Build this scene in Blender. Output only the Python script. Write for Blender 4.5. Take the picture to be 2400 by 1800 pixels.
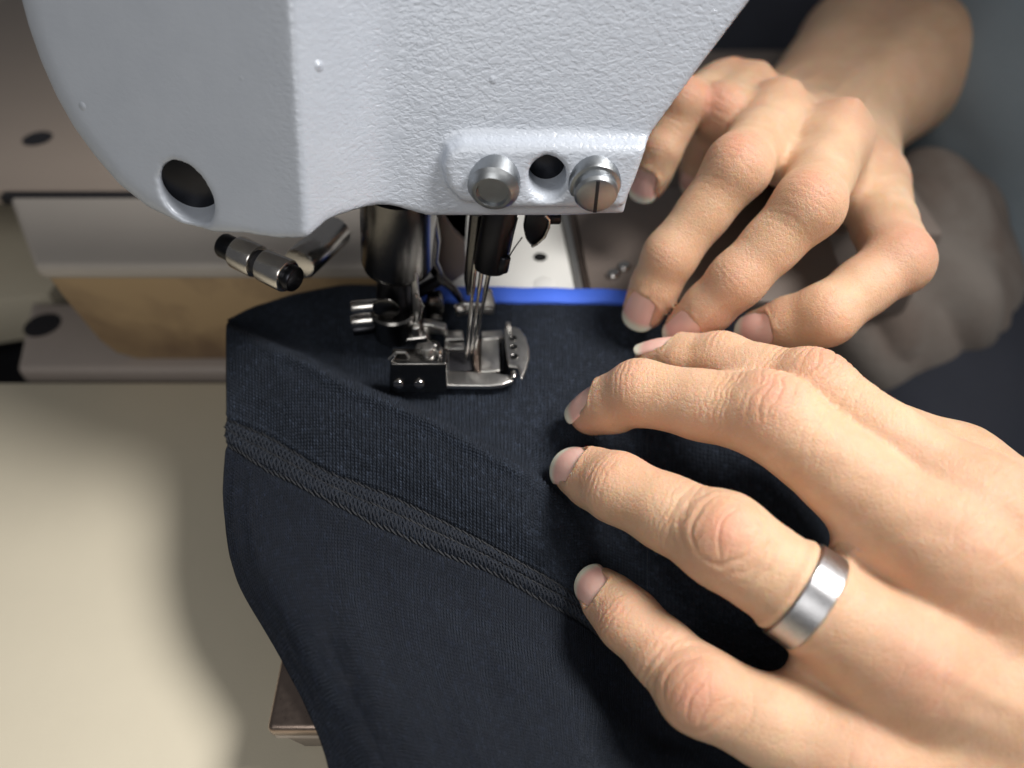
import bpy, bmesh, math, random
import numpy as np
from mathutils import Vector, Matrix

random.seed(7); rng = np.random.default_rng(7)
for o in list(bpy.data.objects): bpy.data.objects.remove(o)
S = 0.01                       # everything below is laid out in centimetres, meshes are stored in metres
scene = bpy.context.scene
COL = scene.collection

# ------------------------------------------------------------------ camera
PITCH = math.radians(47); CAM_D = 19.0; FPX = 1750.0
Fv = np.array([0, math.cos(PITCH), -math.sin(PITCH)]); Uv = np.array([0, math.sin(PITCH), math.cos(PITCH)]); Xv = np.array([1., 0, 0])
Cv = -CAM_D * Fv
cam = bpy.data.cameras.new('camera'); cam_o = bpy.data.objects.new('camera', cam); COL.objects.link(cam_o)
cam.sensor_width = 36; cam.lens = FPX / 2400 * 36; cam.clip_start = 0.005; cam.clip_end = 50
cam_o.location = Cv * S; cam_o.rotation_euler = (math.pi / 2 - PITCH, 0, 0)
cam.dof.use_dof = True; cam.dof.focus_distance = 0.163; cam.dof.aperture_fstop = 6.5
scene.camera = cam_o
# ------------------------------------------------------------------ light
world = bpy.data.worlds.new('World'); scene.world = world; world.use_nodes = True
bg = world.node_tree.nodes['Background']; bg.inputs[0].default_value = (0.80, 0.80, 0.82, 1); bg.inputs[1].default_value = 0.12
def area(name, loc, target, size, power, color, spread=180):
    l = bpy.data.lights.new(name, 'AREA'); l.shape = 'DISK'; l.size = size * S; l.energy = power; l.color = color; l.spread = math.radians(spread)
    o = bpy.data.objects.new(name, l); COL.objects.link(o)
    o.location = Vector(loc) * S
    d = (Vector(target) - Vector(loc)); o.rotation_euler = d.to_track_quat('-Z', 'Y').to_euler()
    return o
area('lamp_work', (24, -1, 39), (-1, -6, -1), 17.0, 0.51, (1.0, 0.965, 0.92), 68)          # the machine's work lamp
area('fill_light', (-8, -34, 33), (1, 0, 0), 26, 0.68, (1.0, 0.975, 0.935))          # fill light added near the camera, stands in for soft room light
scene.view_settings.view_transform = 'Standard'; scene.view_settings.look = 'None'
scene.view_settings.exposure = 0.0; scene.view_settings.gamma = 1.0
scene.cycles.max_bounces = 8

# ------------------------------------------------------------------ placing helpers (pixel of the 2400 px photograph + a distance / height)
def ray(px, py): return Fv + (px - 1200) / FPX * Xv - (py - 900) / FPX * Uv
def atd(px, py, d): return Cv + d * ray(px, py)
def atz(px, py, z): r = ray(px, py); return Cv + (z - Cv[2]) / r[2] * r
def aty(px, py, y): r = ray(px, py); return Cv + (y - Cv[1]) / r[1] * r
def nrm(v): v = np.asarray(v, float); return v / np.linalg.norm(v)

# ------------------------------------------------------------------ object helpers
def empty(name, loc=(0, 0, 0), **kw):
    o = bpy.data.objects.new(name, None); COL.objects.link(o); o.location = Vector(loc) * S; o.empty_display_size = 0.01
    for k, v in kw.items(): o[k] = v
    return o
def link_mesh(name, me, mat, parent=None, smooth=True, **kw):
    o = bpy.data.objects.new(name, me); COL.objects.link(o)
    if mat: me.materials.append(mat)
    if parent:
        o.parent = parent
        base = Vector((0, 0, 0)); p = parent
        while p is not None: base += p.location; p = p.parent
        o.location = -base
    for k, v in kw.items(): o[k] = v
    if smooth and len(me.polygons): me.polygons.foreach_set('use_smooth', [True] * len(me.polygons))
    return o
def mesh_np(name, V, Fq):
    """numpy vertices (cm) and faces to a mesh (m)"""
    me = bpy.data.meshes.new(name)
    me.from_pydata((np.asarray(V) * S).tolist(), [], [tuple(int(i) for i in f) for f in Fq])
    me.update(); return me
def mesh_quads(name, V, Q):
    me = bpy.data.meshes.new(name); V = np.ascontiguousarray(np.asarray(V, np.float32) * S); Q = np.ascontiguousarray(Q, np.int32)
    me.vertices.add(len(V)); me.vertices.foreach_set('co', V.ravel())
    me.loops.add(Q.size); me.loops.foreach_set('vertex_index', Q.ravel())
    me.polygons.add(len(Q)); me.polygons.foreach_set('loop_start', np.arange(0, Q.size, 4, dtype=np.int32))
    me.polygons.foreach_set('loop_total', np.full(len(Q), 4, np.int32))
    me.update(); me.validate(); return me
class MB:
    """collects shapes (cm) into one bmesh"""
    def __init__(s): s.bm = bmesh.new()
    def _frame(s, axis, up=None):
        z = Vector(axis).normalized()
        u = Vector(up) if up is not None else (Vector((0, 0, 1)) if abs(z.z) < .9 else Vector((0, 1, 0)))
        x = u.cross(z)
        if x.length < 1e-6: x = Vector((1, 0, 0)).cross(z)
        x.normalize(); y = z.cross(x); return x, y, z
    def poly_prism(s, pts, vec, bevel=0, seg=2):
        """closed polygon of 3-D points swept along vec"""
        bm2 = bmesh.new(); n = len(pts); vec = Vector(vec)
        a = [bm2.verts.new(Vector(p)) for p in pts]; b = [bm2.verts.new(Vector(p) + vec) for p in pts]
        bm2.faces.new(a); bm2.faces.new(b[::-1])
        for i in range(n): bm2.faces.new((a[i], b[i], b[(i + 1) % n], a[(i + 1) % n]))
        bmesh.ops.recalc_face_normals(bm2, faces=bm2.faces)
        if bevel > 0: bmesh.ops.bevel(bm2, geom=list(bm2.edges), offset=bevel, segments=seg, affect='EDGES', profile=.5, clamp_overlap=True)
        s._merge(bm2); return s
    def _merge(s, bm2):
        me = bpy.data.meshes.new('t'); bm2.to_mesh(me); bm2.free(); s.bm.from_mesh(me); bpy.data.meshes.remove(me)
    def box(s, c, size, bevel=.03, rot=None, seg=2):
        hx, hy, hz = size[0] / 2, size[1] / 2, size[2] / 2; c = Vector(c); R = rot if rot is not None else Matrix.Identity(3)
        pts = [c + R @ Vector(p) for p in ((-hx, -hy, -hz), (hx, -hy, -hz), (hx, hy, -hz), (-hx, hy, -hz))]
        return s.poly_prism(pts, R @ Vector((0, 0, 2 * hz)), bevel, seg)
    def lathe(s, a, axis, prof, n=32, up=None, squash=1.0):
        """prof: list of (distance along axis, radius)"""
        x, y, z = s._frame(axis, up); a = Vector(a); rings = []
        for d, r in prof:
            if r < 1e-5: rings.append([s.bm.verts.new(a + z * d)])
            else: rings.append([s.bm.verts.new(a + z * d + (x * math.cos(2 * math.pi * i / n) + y * squash * math.sin(2 * math.pi * i / n)) * r) for i in range(n)])
        for A, B in zip(rings, rings[1:]):
            for i in range(n):
                j = (i + 1) % n
                if len(A) == 1 and len(B) == 1: continue
                if len(A) == 1: s.bm.faces.new((A[0], B[j], B[i]))
                elif len(B) == 1: s.bm.faces.new((A[i], A[j], B[0]))
                else: s.bm.faces.new((A[i], A[j], B[j], B[i]))
        for ring, flip in ((rings[0], True), (rings[-1], False)):
            if len(ring) > 1: s.bm.faces.new(ring[::-1] if flip else ring)
        return s
    def cyl(s, a, b, r, bevel=.03, n=32, r2=None):
        a = Vector(a); b = Vector(b); L = (b - a).length; r2 = r if r2 is None else r2; e = min(bevel, L * .4, r * .5)
        return s.lathe(a, b - a, [(0, r - e), (e * .3, r - e * .3), (e, r), (L - e, r2), (L - e * .3, r2 - e * .3), (L, r2 - e)], n)
    def tube(s, pts, r, n=10, cap=True):
        pts = [Vector(p) for p in pts]; m = len(pts); rr = r if hasattr(r, '__len__') else [r] * m
        t0 = (pts[1] - pts[0]).normalized(); x, y, _ = s._frame(t0); rings = []
        for i, p in enumerate(pts):
            t = (pts[min(i + 1, m - 1)] - pts[max(i - 1, 0)]).normalized()
            x = (x - t * x.dot(t)).normalized(); y = t.cross(x)
            rings.append([s.bm.verts.new(p + (x * math.cos(2 * math.pi * k / n) + y * math.sin(2 * math.pi * k / n)) * rr[i]) for k in range(n)])
        for A, B in zip(rings, rings[1:]):
            for k in range(n): s.bm.faces.new((A[k], A[(k + 1) % n], B[(k + 1) % n], B[k]))
        if cap: s.bm.faces.new(rings[0][::-1]); s.bm.faces.new(rings[-1])
        return s
    def ball(s, c, r, squash=(1, 1, 1), sub=3):
        bm2 = bmesh.new(); bmesh.ops.create_icosphere(bm2, subdivisions=sub, radius=r)
        for v in bm2.verts: v.co = Vector((v.co.x * squash[0], v.co.y * squash[1], v.co.z * squash[2])) + Vector(c)
        s._merge(bm2); return s
    def build(s, name, mat, parent=None, auto=35, **kw):
        bmesh.ops.recalc_face_normals(s.bm, faces=s.bm.faces)
        for v in s.bm.verts: v.co *= S
        for e in s.bm.edges:
            if len(e.link_faces) == 2 and e.calc_face_angle(0) > math.radians(auto): e.smooth = False
        me = bpy.data.meshes.new(name); s.bm.to_mesh(me); s.bm.free()
        return link_mesh(name, me, mat, parent, True, **kw)

# ------------------------------------------------------------------ materials
def new_mat(name):
    m = bpy.data.materials.new(name); m.use_nodes = True; nt = m.node_tree
    return m, nt, nt.nodes['Principled BSDF']
def node(nt, typ, **kw):
    n = nt.nodes.new(typ)
    for k, v in kw.items():
        if isinstance(k, str) and hasattr(n, k) and not k.startswith('in_'): setattr(n, k, v)
    return n
def setin(n, **kw):
    for k, v in kw.items(): n.inputs[k.replace('_', ' ')].default_value = v
def objcoord(nt, scale=(1, 1, 1), rot=(0, 0, 0)):
    tc = node(nt, 'ShaderNodeTexCoord'); mp = node(nt, 'ShaderNodeMapping')
    mp.inputs['Scale'].default_value = scale; mp.inputs['Rotation'].default_value = rot
    nt.links.new(tc.outputs['Object'], mp.inputs['Vector']); return mp.outputs['Vector']
def noise(nt, vec, scale, detail=3, rough=.55, dist=0):
    n = node(nt, 'ShaderNodeTexNoise'); nt.links.new(vec, n.inputs['Vector'])
    n.inputs['Scale'].default_value = scale; n.inputs['Detail'].default_value = detail; n.inputs['Roughness'].default_value = rough; n.inputs['Distortion'].default_value = dist
    return n.outputs['Fac']
def ramp(nt, fac, stops):
    r = node(nt, 'ShaderNodeValToRGB'); nt.links.new(fac, r.inputs['Fac']); el = r.color_ramp.elements
    while len(el) < len(stops): el.new(.5)
    for e, (p, c) in zip(el, stops): e.position = p; e.color = (*c, 1) if len(c) == 3 else c
    return r.outputs['Color']
def math_n(nt, op, a, b=None, clamp=False):
    n = node(nt, 'ShaderNodeMath'); n.operation = op; n.use_clamp = clamp
    for i, v in enumerate((a, b)):
        if v is None: continue
        if isinstance(v, (int, float)): n.inputs[i].default_value = v
        else: nt.links.new(v, n.inputs[i])
    return n.outputs[0]
def mixc(nt, fac, a, b, blend='MIX'):
    n = node(nt, 'ShaderNodeMix'); n.data_type = 'RGBA'; n.blend_type = blend
    for i, v in ((0, fac), (6, a), (7, b)):
        if isinstance(v, (int, float)): n.inputs[i].default_value = v
        elif isinstance(v, tuple): n.inputs[i].default_value = (*v, 1) if len(v) == 3 else v
        else: nt.links.new(v, n.inputs[i])
    return n.outputs[2]
def bump(nt, bsdf, h, dist, strength=1.0, prev=None):
    b = node(nt, 'ShaderNodeBump'); b.inputs['Distance'].default_value = dist; b.inputs['Strength'].default_value = strength
    nt.links.new(h, b.inputs['Height'])
    if prev is not None: nt.links.new(prev, b.inputs['Normal'])
    if bsdf is not None: nt.links.new(b.outputs[0], bsdf.inputs['Normal'])
    return b.outputs[0]

def metal(name, col, rough, var=.15, scr=0.00002, scale=900):
    m, nt, b = new_mat(name); v = objcoord(nt)
    n1 = noise(nt, v, scale * .25, 4); n2 = noise(nt, objcoord(nt, (1, 1, 9)), scale, 4)
    c = mixc(nt, n1, tuple(x * (1 - var) for x in col), tuple(min(1, x * (1 + var)) for x in col))
    nt.links.new(c, b.inputs['Base Color']); b.inputs['Metallic'].default_value = 1
    r = math_n(nt, 'ADD', math_n(nt, 'MULTIPLY', n2, .18), rough - .09, True); nt.links.new(r, b.inputs['Roughness'])
    bump(nt, b, n2, scr); return m
def paint(name, col, rough, var=.1, bumpd=0.00004, scale=300, stain=None, spec=.5):
    m, nt, b = new_mat(name); v = objcoord(nt)
    n1 = noise(nt, v, scale * .12, 5, .6); n2 = noise(nt, v, scale * 3, 3)
    c = mixc(nt, n1, tuple(x * (1 - var) for x in col), tuple(min(1, x * (1 + var)) for x in col))
    if stain:
        s = noise(nt, v, stain[1], 4, .6, .4); s = ramp(nt, s, [(.46, (0, 0, 0)), (.66, (1, 1, 1))])
        c = mixc(nt, s, c, stain[0])
    nt.links.new(c, b.inputs['Base Color']); b.inputs['Roughness'].default_value = rough; b.inputs['Specular IOR Level'].default_value = spec
    bump(nt, b, n2, bumpd); return m

M = {}
M['steel'] = metal('steel', (.62, .60, .58), .20)
M['foot_steel'] = metal('foot_steel', (.62, .61, .59), .33)
M['dark_steel'] = metal('dark_steel', (.16, .155, .15), .22)
M['black_steel'] = metal('black_steel', (.035, .036, .042), .32)
M['bronze'] = metal('bronze', (.30, .235, .20), .30, .25)
M['screw_steel'] = metal('screw_steel', (.36, .38, .40), .38)
M['ring_steel'] = metal('ring_steel', (.50, .50, .52), .30, .10, .00003, 1500)
M['bed_paint'] = paint('bed_paint', (.42, .385, .35), .45, .06)
M['bed_brown'] = paint('bed_brown', (.20, .165, .145), .38, .12)
M['plate_white'] = paint('plate_white', (.78, .78, .75), .35, .05)
M['glue_wall'] = paint('glue_wall', (.40, .28, .155), .45, .10, .00004, 120, ((.22, .145, .085), 22))
M['bed_rear'] = paint('bed_rear', (.33, .275, .235), .42, .06)
M['flange'] = paint('flange', (.38, .33, .30), .36, .1)
M['table'] = paint('table', (.58, .53, .42), .5, .035, .00003, 500)
M['dark'] = paint('dark', (.012, .012, .016), .6, .2)
M['shirt'] = paint('shirt', (.20, .245, .28), .85, .15, .0003, 250)
M['sleeve'] = paint('sleeve', (.05, .055, .075), .85, .15, .0003, 250)
M['trousers'] = paint('trousers', (.022, .026, .040), .85, .2, .0003, 250)
M['taupe'] = paint('taupe', (.22, .195, .175), .85, .15, .0003, 250, ((.17, .135, .115), 25))
M['tape'] = paint('tape', (.06, .16, .78), .7, .12, .0001, 900)
M['thread'] = paint('thread', (.012, .013, .018), .6, .2)

def mat_head():
    m, nt, b = new_mat('head_paint')
    v = objcoord(nt, (1, 1, 1.7), (0, .5, 0))
    n1 = noise(nt, v, 760, 2.5, .5, .6); n2 = noise(nt, objcoord(nt), 110, 4, .6)
    c = mixc(nt, n2, (.435, .475, .545), (.505, .545, .615)); nt.links.new(c, b.inputs['Base Color'])
    b.inputs['Metallic'].default_value = .12; b.inputs['Roughness'].default_value = .36; b.inputs['Specular IOR Level'].default_value = .55
    # hammer finish: flattened bumps, a few paint nibs
    h = ramp(nt, n1, [(.30, (0, 0, 0)), (.62, (1, 1, 1))])
    vo = node(nt, 'ShaderNodeTexVoronoi'); nt.links.new(objcoord(nt), vo.inputs['Vector']); vo.inputs['Scale'].default_value = 75; vo.inputs['Randomness'].default_value = 1
    nib = ramp(nt, vo.outputs['Distance'], [(.0, (1, 1, 1)), (.085, (0, 0, 0))])
    sxx = node(nt, 'ShaderNodeSeparateXYZ'); nt.links.new(objcoord(nt), sxx.inputs[0])
    side_ = ramp(nt, math_n(nt, 'ADD', math_n(nt, 'MULTIPLY', sxx.outputs[0], 10.0), .9, True), [(.40, (.16, .16, .16)), (.62, (1, 1, 1))])
    h = math_n(nt, 'MULTIPLY', h, side_)
    p = bump(nt, None, h, .000085, .85); bump(nt, b, nib, .0007, .7, p); return m
M['head'] = mat_head()

WALE = .094; COURSE = .078
def mat_knit(name, wale, course, col, depth, v_shape=.5, rot=0.0):
    m, nt, b = new_mat(name)
    uv = node(nt, 'ShaderNodeUVMap'); uv.uv_map = 'UVMap'
    nz = node(nt, 'ShaderNodeTexNoise'); nt.links.new(uv.outputs[0], nz.inputs['Vector']); nz.inputs['Scale'].default_value = 3.0; nz.inputs['Detail'].default_value = 3
    wob = node(nt, 'ShaderNodeVectorMath'); wob.operation = 'MULTIPLY_ADD'; nt.links.new(nz.outputs['Color'], wob.inputs[0]); wob.inputs[1].default_value = (.10, .10, 0); nt.links.new(uv.outputs[0], wob.inputs[2])
    mp = node(nt, 'ShaderNodeMapping'); mp.inputs['Rotation'].default_value = (0, 0, rot); nt.links.new(wob.outputs[0], mp.inputs['Vector'])
    sx = node(nt, 'ShaderNodeSeparateXYZ'); nt.links.new(mp.outputs[0], sx.inputs[0])
    p = math_n(nt, 'DIVIDE', sx.outputs[0], wale); q = math_n(nt, 'DIVIDE', sx.outputs[1], course)
    fr = math_n(nt, 'FRACT', p); tri = math_n(nt, 'ABSOLUTE', math_n(nt, 'SUBTRACT', math_n(nt, 'MULTIPLY', fr, 2), 1))
    h1 = math_n(nt, 'POWER', math_n(nt, 'ABSOLUTE', math_n(nt, 'SINE', math_n(nt, 'MULTIPLY', p, math.pi))), .6)
    q2 = math_n(nt, 'ADD', q, math_n(nt, 'MULTIPLY', tri, v_shape))
    h2 = math_n(nt, 'POWER', math_n(nt, 'ABSOLUTE', math_n(nt, 'SINE', math_n(nt, 'MULTIPLY', q2, math.pi))), .8)
    split = math_n(nt, 'SUBTRACT', 1.0, math_n(nt, 'MULTIPLY', math_n(nt, 'SUBTRACT', 1.0, tri), .35))
    h = math_n(nt, 'MULTIPLY', math_n(nt, 'MULTIPLY', h1, split), math_n(nt, 'ADD', math_n(nt, 'MULTIPLY', h2, .62), .38))
    fz = noise(nt, uv.outputs[0], 55, 4, .7); h = math_n(nt, 'ADD', h, math_n(nt, 'MULTIPLY', fz, .5))
    big = noise(nt, uv.outputs[0], 1.3, 3); lint = noise(nt, uv.outputs[0], 26, 2, .5)
    c = mixc(nt, big, tuple(x * .82 for x in col), tuple(x * 1.2 for x in col))
    c = mixc(nt, ramp(nt, lint, [(.62, (0, 0, 0)), (.76, (1, 1, 1))]), c, tuple(x * 2.6 for x in col))
    cid = node(nt, 'ShaderNodeCombineXYZ'); nt.links.new(math_n(nt, 'FLOOR', p), cid.inputs[0]); nt.links.new(math_n(nt, 'FLOOR', q2), cid.inputs[1])
    wn = node(nt, 'ShaderNodeTexWhiteNoise'); wn.noise_dimensions = '2D'; nt.links.new(cid.outputs[0], wn.inputs['Vector'])
    c = mixc(nt, 1.0, c, ramp(nt, wn.outputs['Value'], [(0, (.68, .68, .68)), (.85, (1.1, 1.1, 1.1)), (1, (1.7, 1.7, 1.7))]), 'MULTIPLY')       # yarn varies from stitch to stitch
    nt.links.new(c, b.inputs['Base Color']); b.inputs['Roughness'].default_value = .62; b.inputs['Specular IOR Level'].default_value = .22
    b.inputs['Sheen Weight'].default_value = .05; b.inputs['Sheen Roughness'].default_value = .45; b.inputs['Sheen Tint'].default_value = (.55, .66, .85, 1)
    bump(nt, b, h, depth); return m
M['knit_band'] = mat_knit('knit_band', WALE, COURSE, (.0250, .0330, .0510), .0016)
M['knit_body'] = mat_knit('knit_body', .074, COURSE, (.0115, .0160, .0300), .0034, .7, .0)
M['looper'] = paint('looper', (.0100, .0136, .022), .7, .3, .00006, 2500)
M['stitch'] = paint('stitch', (.0045, .006, .010), .7, .25, .00006, 2500)

def mat_skin():
    m, nt, b = new_mat('skin'); v = objcoord(nt)
    at = node(nt, 'ShaderNodeAttribute'); at.attribute_name = 'red'; red = at.outputs['Fac']
    n1 = noise(nt, v, 95, 4, .6); n2 = noise(nt, v, 420, 4, .65)
    c = mixc(nt, ramp(nt, n1, [(.3, (0, 0, 0)), (.7, (1, 1, 1))]), (.61, .395, .250), (.72, .495, .335))
    c = mixc(nt, math_n(nt, 'MULTIPLY', red, 1.0, True), c, (.60, .275, .19))
    n3 = noise(nt, v, 38, 3, .5); c = mixc(nt, math_n(nt, 'MULTIPLY', ramp(nt, n3, [(.48, (0, 0, 0)), (.68, (1, 1, 1))]), .28), c, (.60, .30, .22))
    c = mixc(nt, math_n(nt, 'MULTIPLY', ramp(nt, n2, [(.45, (0, 0, 0)), (.75, (1, 1, 1))]), .22), c, (.58, .30, .20))
    nt.links.new(c, b.inputs['Base Color'])
    b.inputs['Subsurface Weight'].default_value = 1.0; b.inputs['Subsurface Radius'].default_value = (1.0, .36, .18); b.inputs['Subsurface Scale'].default_value = .0011
    b.inputs['Roughness'].default_value = .46; b.inputs['Specular IOR Level'].default_value = .42
    vo = node(nt, 'ShaderNodeTexVoronoi'); vo.feature = 'DISTANCE_TO_EDGE'; nt.links.new(objcoord(nt, (1, 1, 1)), vo.inputs['Vector']); vo.inputs['Scale'].default_value = 1150
    nzz = noise(nt, v, 1400, 5, .65)
    e = ramp(nt, vo.outputs['Distance'], [(0, (0, 0, 0)), (.16, (1, 1, 1))])
    h = math_n(nt, 'ADD', math_n(nt, 'MULTIPLY', e, .35), nzz)
    bump(nt, b, h, .00018, .85); return m
M['skin'] = mat_skin()
def mat_nail():
    m, nt, b = new_mat('nail'); uv = node(nt, 'ShaderNodeUVMap'); uv.uv_map = 'UVMap'
    sx = node(nt, 'ShaderNodeSeparateXYZ'); nt.links.new(uv.outputs[0], sx.inputs[0])
    w = math_n(nt, 'SUBTRACT', sx.outputs[0], .5); cv = math_n(nt, 'ADD', sx.outputs[1], math_n(nt, 'MULTIPLY', math_n(nt, 'MULTIPLY', w, w), .35))
    c = ramp(nt, cv, [(.0, (.96, .70, .60)), (.14, (.96, .57, .49)), (.74, (.95, .51, .44)), (.82, (.95, .66, .54)), (.89, (.94, .82, .68)), (1, (.93, .80, .65))])
    nt.links.new(c, b.inputs['Base Color']); b.inputs['Roughness'].default_value = .30; b.inputs['Subsurface Weight'].default_value = .5
    b.inputs['Subsurface Radius'].default_value = (1, .4, .3); b.inputs['Subsurface Scale'].default_value = .0008
    st = node(nt, 'ShaderNodeCombineXYZ'); nt.links.new(math_n(nt, 'MULTIPLY', sx.outputs[0], 22), st.inputs[0]); nt.links.new(sx.outputs[1], st.inputs[1])
    bump(nt, b, noise(nt, st.outputs[0], 1.0, 3), .00006, .6); return m
M['nail'] = mat_nail()

# ------------------------------------------------------------------ implicit surfaces -> quads
def smin(a, b, k):
    h = np.clip(.5 + .5 * (b - a) / k, 0, 1); return b * (1 - h) + a * h - k * h * (1 - h)
def smax(a, b, k): return -smin(-a, -b, k)
def surface_nets(D, org, h):
    nx, ny, nz = D.shape; ins = D < 0
    cnt = np.zeros((nx - 1, ny - 1, nz - 1), np.int8)
    for i in (0, 1):
        for j in (0, 1):
            for k in (0, 1): cnt += ins[i:nx - 1 + i, j:ny - 1 + j, k:nz - 1 + k]
    act = np.argwhere((cnt > 0) & (cnt < 8)); del cnt
    idx = -np.ones((nx - 1, ny - 1, nz - 1), np.int32); idx[tuple(act.T)] = np.arange(len(act))
    P = np.zeros((len(act), 3)); W = np.zeros(len(act))
    corners = [(i, j, k) for i in (0, 1) for j in (0, 1) for k in (0, 1)]
    val = {c: D[act[:, 0] + c[0], act[:, 1] + c[1], act[:, 2] + c[2]].astype(float) for c in corners}
    for a in corners:
        for ax in range(3):
            if a[ax]: continue
            b = list(a); b[ax] = 1; b = tuple(b); va, vb = val[a], val[b]; x = (va < 0) != (vb < 0)
            t = np.where(x, va / np.where(x, va - vb, 1), 0)
            p = np.array(a, float)[None, :].repeat(len(act), 0); p[:, ax] = t
            P += p * x[:, None]; W += x
    V = (act + P / W[:, None]) * h + np.asarray(org)
    Q = []
    for ax in range(3):
        o1, o2 = [(1, 2), (2, 0), (0, 1)][ax]
        sl0 = [slice(None)] * 3; sl1 = [slice(None)] * 3; sl0[ax] = slice(0, -1); sl1[ax] = slice(1, None)
        A = ins[tuple(sl0)]; B = ins[tuple(sl1)]
        e = np.argwhere(A != B)
        e = e[(e[:, o1] > 0) & (e[:, o2] > 0) & (e[:, o1] < D.shape[o1] - 1) & (e[:, o2] < D.shape[o2] - 1)]
        d1 = np.zeros(3, int); d1[o1] = 1; d2 = np.zeros(3, int); d2[o2] = 1
        q = np.stack([idx[tuple((e - d1 - d2).T)], idx[tuple((e - d2).T)], idx[tuple(e.T)], idx[tuple((e - d1).T)]], 1)
        fl = ~A[tuple(e.T)]; q[fl] = q[fl][:, ::-1]; Q.append(q)
    return V, np.concatenate(Q)
def vnormals(V, Q):
    n = np.cross(V[Q[:, 2]] - V[Q[:, 0]], V[Q[:, 3]] - V[Q[:, 1]]); N = np.zeros_like(V)
    for c in range(4):
        for k in range(3): N[:, k] += np.bincount(Q[:, c], n[:, k], len(V))
    return N / np.maximum(np.linalg.norm(N, axis=1), 1e-9)[:, None]
def smooth_mesh(V, Q, it=1, lam=.5):
    for _ in range(it):
        acc = np.zeros_like(V); cn = np.zeros(len(V))
        for a, b in ((0, 1), (1, 2), (2, 3), (3, 0), (1, 0), (2, 1), (3, 2), (0, 3)):
            for k in range(3): acc[:, k] += np.bincount(Q[:, a], V[Q[:, b], k], len(V))
            cn += np.bincount(Q[:, a], minlength=len(V))
        V = V * (1 - lam) + lam * acc / cn[:, None]
    return V
class Field:
    def __init__(s, lo, hi, h):
        s.lo = np.asarray(lo, float); s.h = h; s.n = np.ceil((np.asarray(hi) - s.lo) / h).astype(int) + 1
        s.ax = [(s.lo[i] + h * np.arange(s.n[i])).astype(np.float32) for i in range(3)]
        s.D = np.full(s.n, 9., np.float32)
    def win(s, lo, hi):
        a = np.clip(np.floor((np.asarray(lo) - s.lo) / s.h).astype(int), 0, s.n - 1); b = np.clip(np.ceil((np.asarray(hi) - s.lo) / s.h).astype(int) + 1, 1, s.n)
        sl = tuple(slice(i, j) for i, j in zip(a, b))
        return sl, s.ax[0][sl[0]][:, None, None], s.ax[1][sl[1]][None, :, None], s.ax[2][sl[2]][None, None, :]
def rcone(x, y, z, a, b, r1, r2):
    """capsule with a radius that runs linearly from r1 to r2"""
    d = np.asarray(b, float) - a; L2 = float(d @ d)
    t = np.clip(((x - a[0]) * d[0] + (y - a[1]) * d[1] + (z - a[2]) * d[2]) / L2, 0, 1).astype(np.float32)
    return np.sqrt((x - a[0] - t * d[0]) ** 2 + (y - a[1] - t * d[1]) ** 2 + (z - a[2] - t * d[2]) ** 2) - (r1 + (r2 - r1) * t)
def chain_field(F, pts, rad, k, out, k_out, margin=.9):
    """smooth chain of cones, merged into F.D (or into array out)"""
    pts = [np.asarray(p, float) for p in pts]; R = max(rad) + margin
    lo = np.min(pts, 0) - R; hi = np.max(pts, 0) + R
    sl, x, y, z = F.win(lo, hi); d = None
    for a, b, r1, r2 in zip(pts, pts[1:], rad, rad[1:]):
        e = rcone(x, y, z, a, b, r1, r2); d = e if d is None else smin(d, e, k)
    out[sl] = smin(out[sl], d, k_out) if k_out > 0 else np.minimum(out[sl], d)

# ------------------------------------------------------------------ hands
def lerp(a, b, t): return np.asarray(a) * (1 - t) + np.asarray(b) * t
def finger_frame(P, J):
    """dorsal direction of a bent finger: out of the bend, on the side of the joints"""
    tip, dip, pip, mcp = P
    return None
def wav(V, f, seed):
    r = np.random.default_rng(seed); s = 0
    for i in range(5):
        k = r.normal(size=3) * f * (1.35 ** i); s = s + np.sin(V @ k + r.uniform(0, 6.28)) / (1.25 ** i)
    return s / 2.6
def subdivide(V, Q):
    E = np.sort(np.concatenate([Q[:, [0, 1]], Q[:, [1, 2]], Q[:, [2, 3]], Q[:, [3, 0]]]), 1); n = len(V)
    key = E[:, 0].astype(np.int64) * n + E[:, 1]; u, inv = np.unique(key, return_inverse=True)
    mid = .5 * (V[u // n] + V[u % n]); cen = V[Q].mean(1); m = len(Q)
    e = (inv + n).reshape(4, m); c = np.arange(m) + n + len(u)
    Qn = np.concatenate([np.stack([Q[:, i], e[i], c, e[(i + 3) % 4]], 1) for i in range(4)])
    return np.concatenate([V, mid, cen]), Qn
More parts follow.
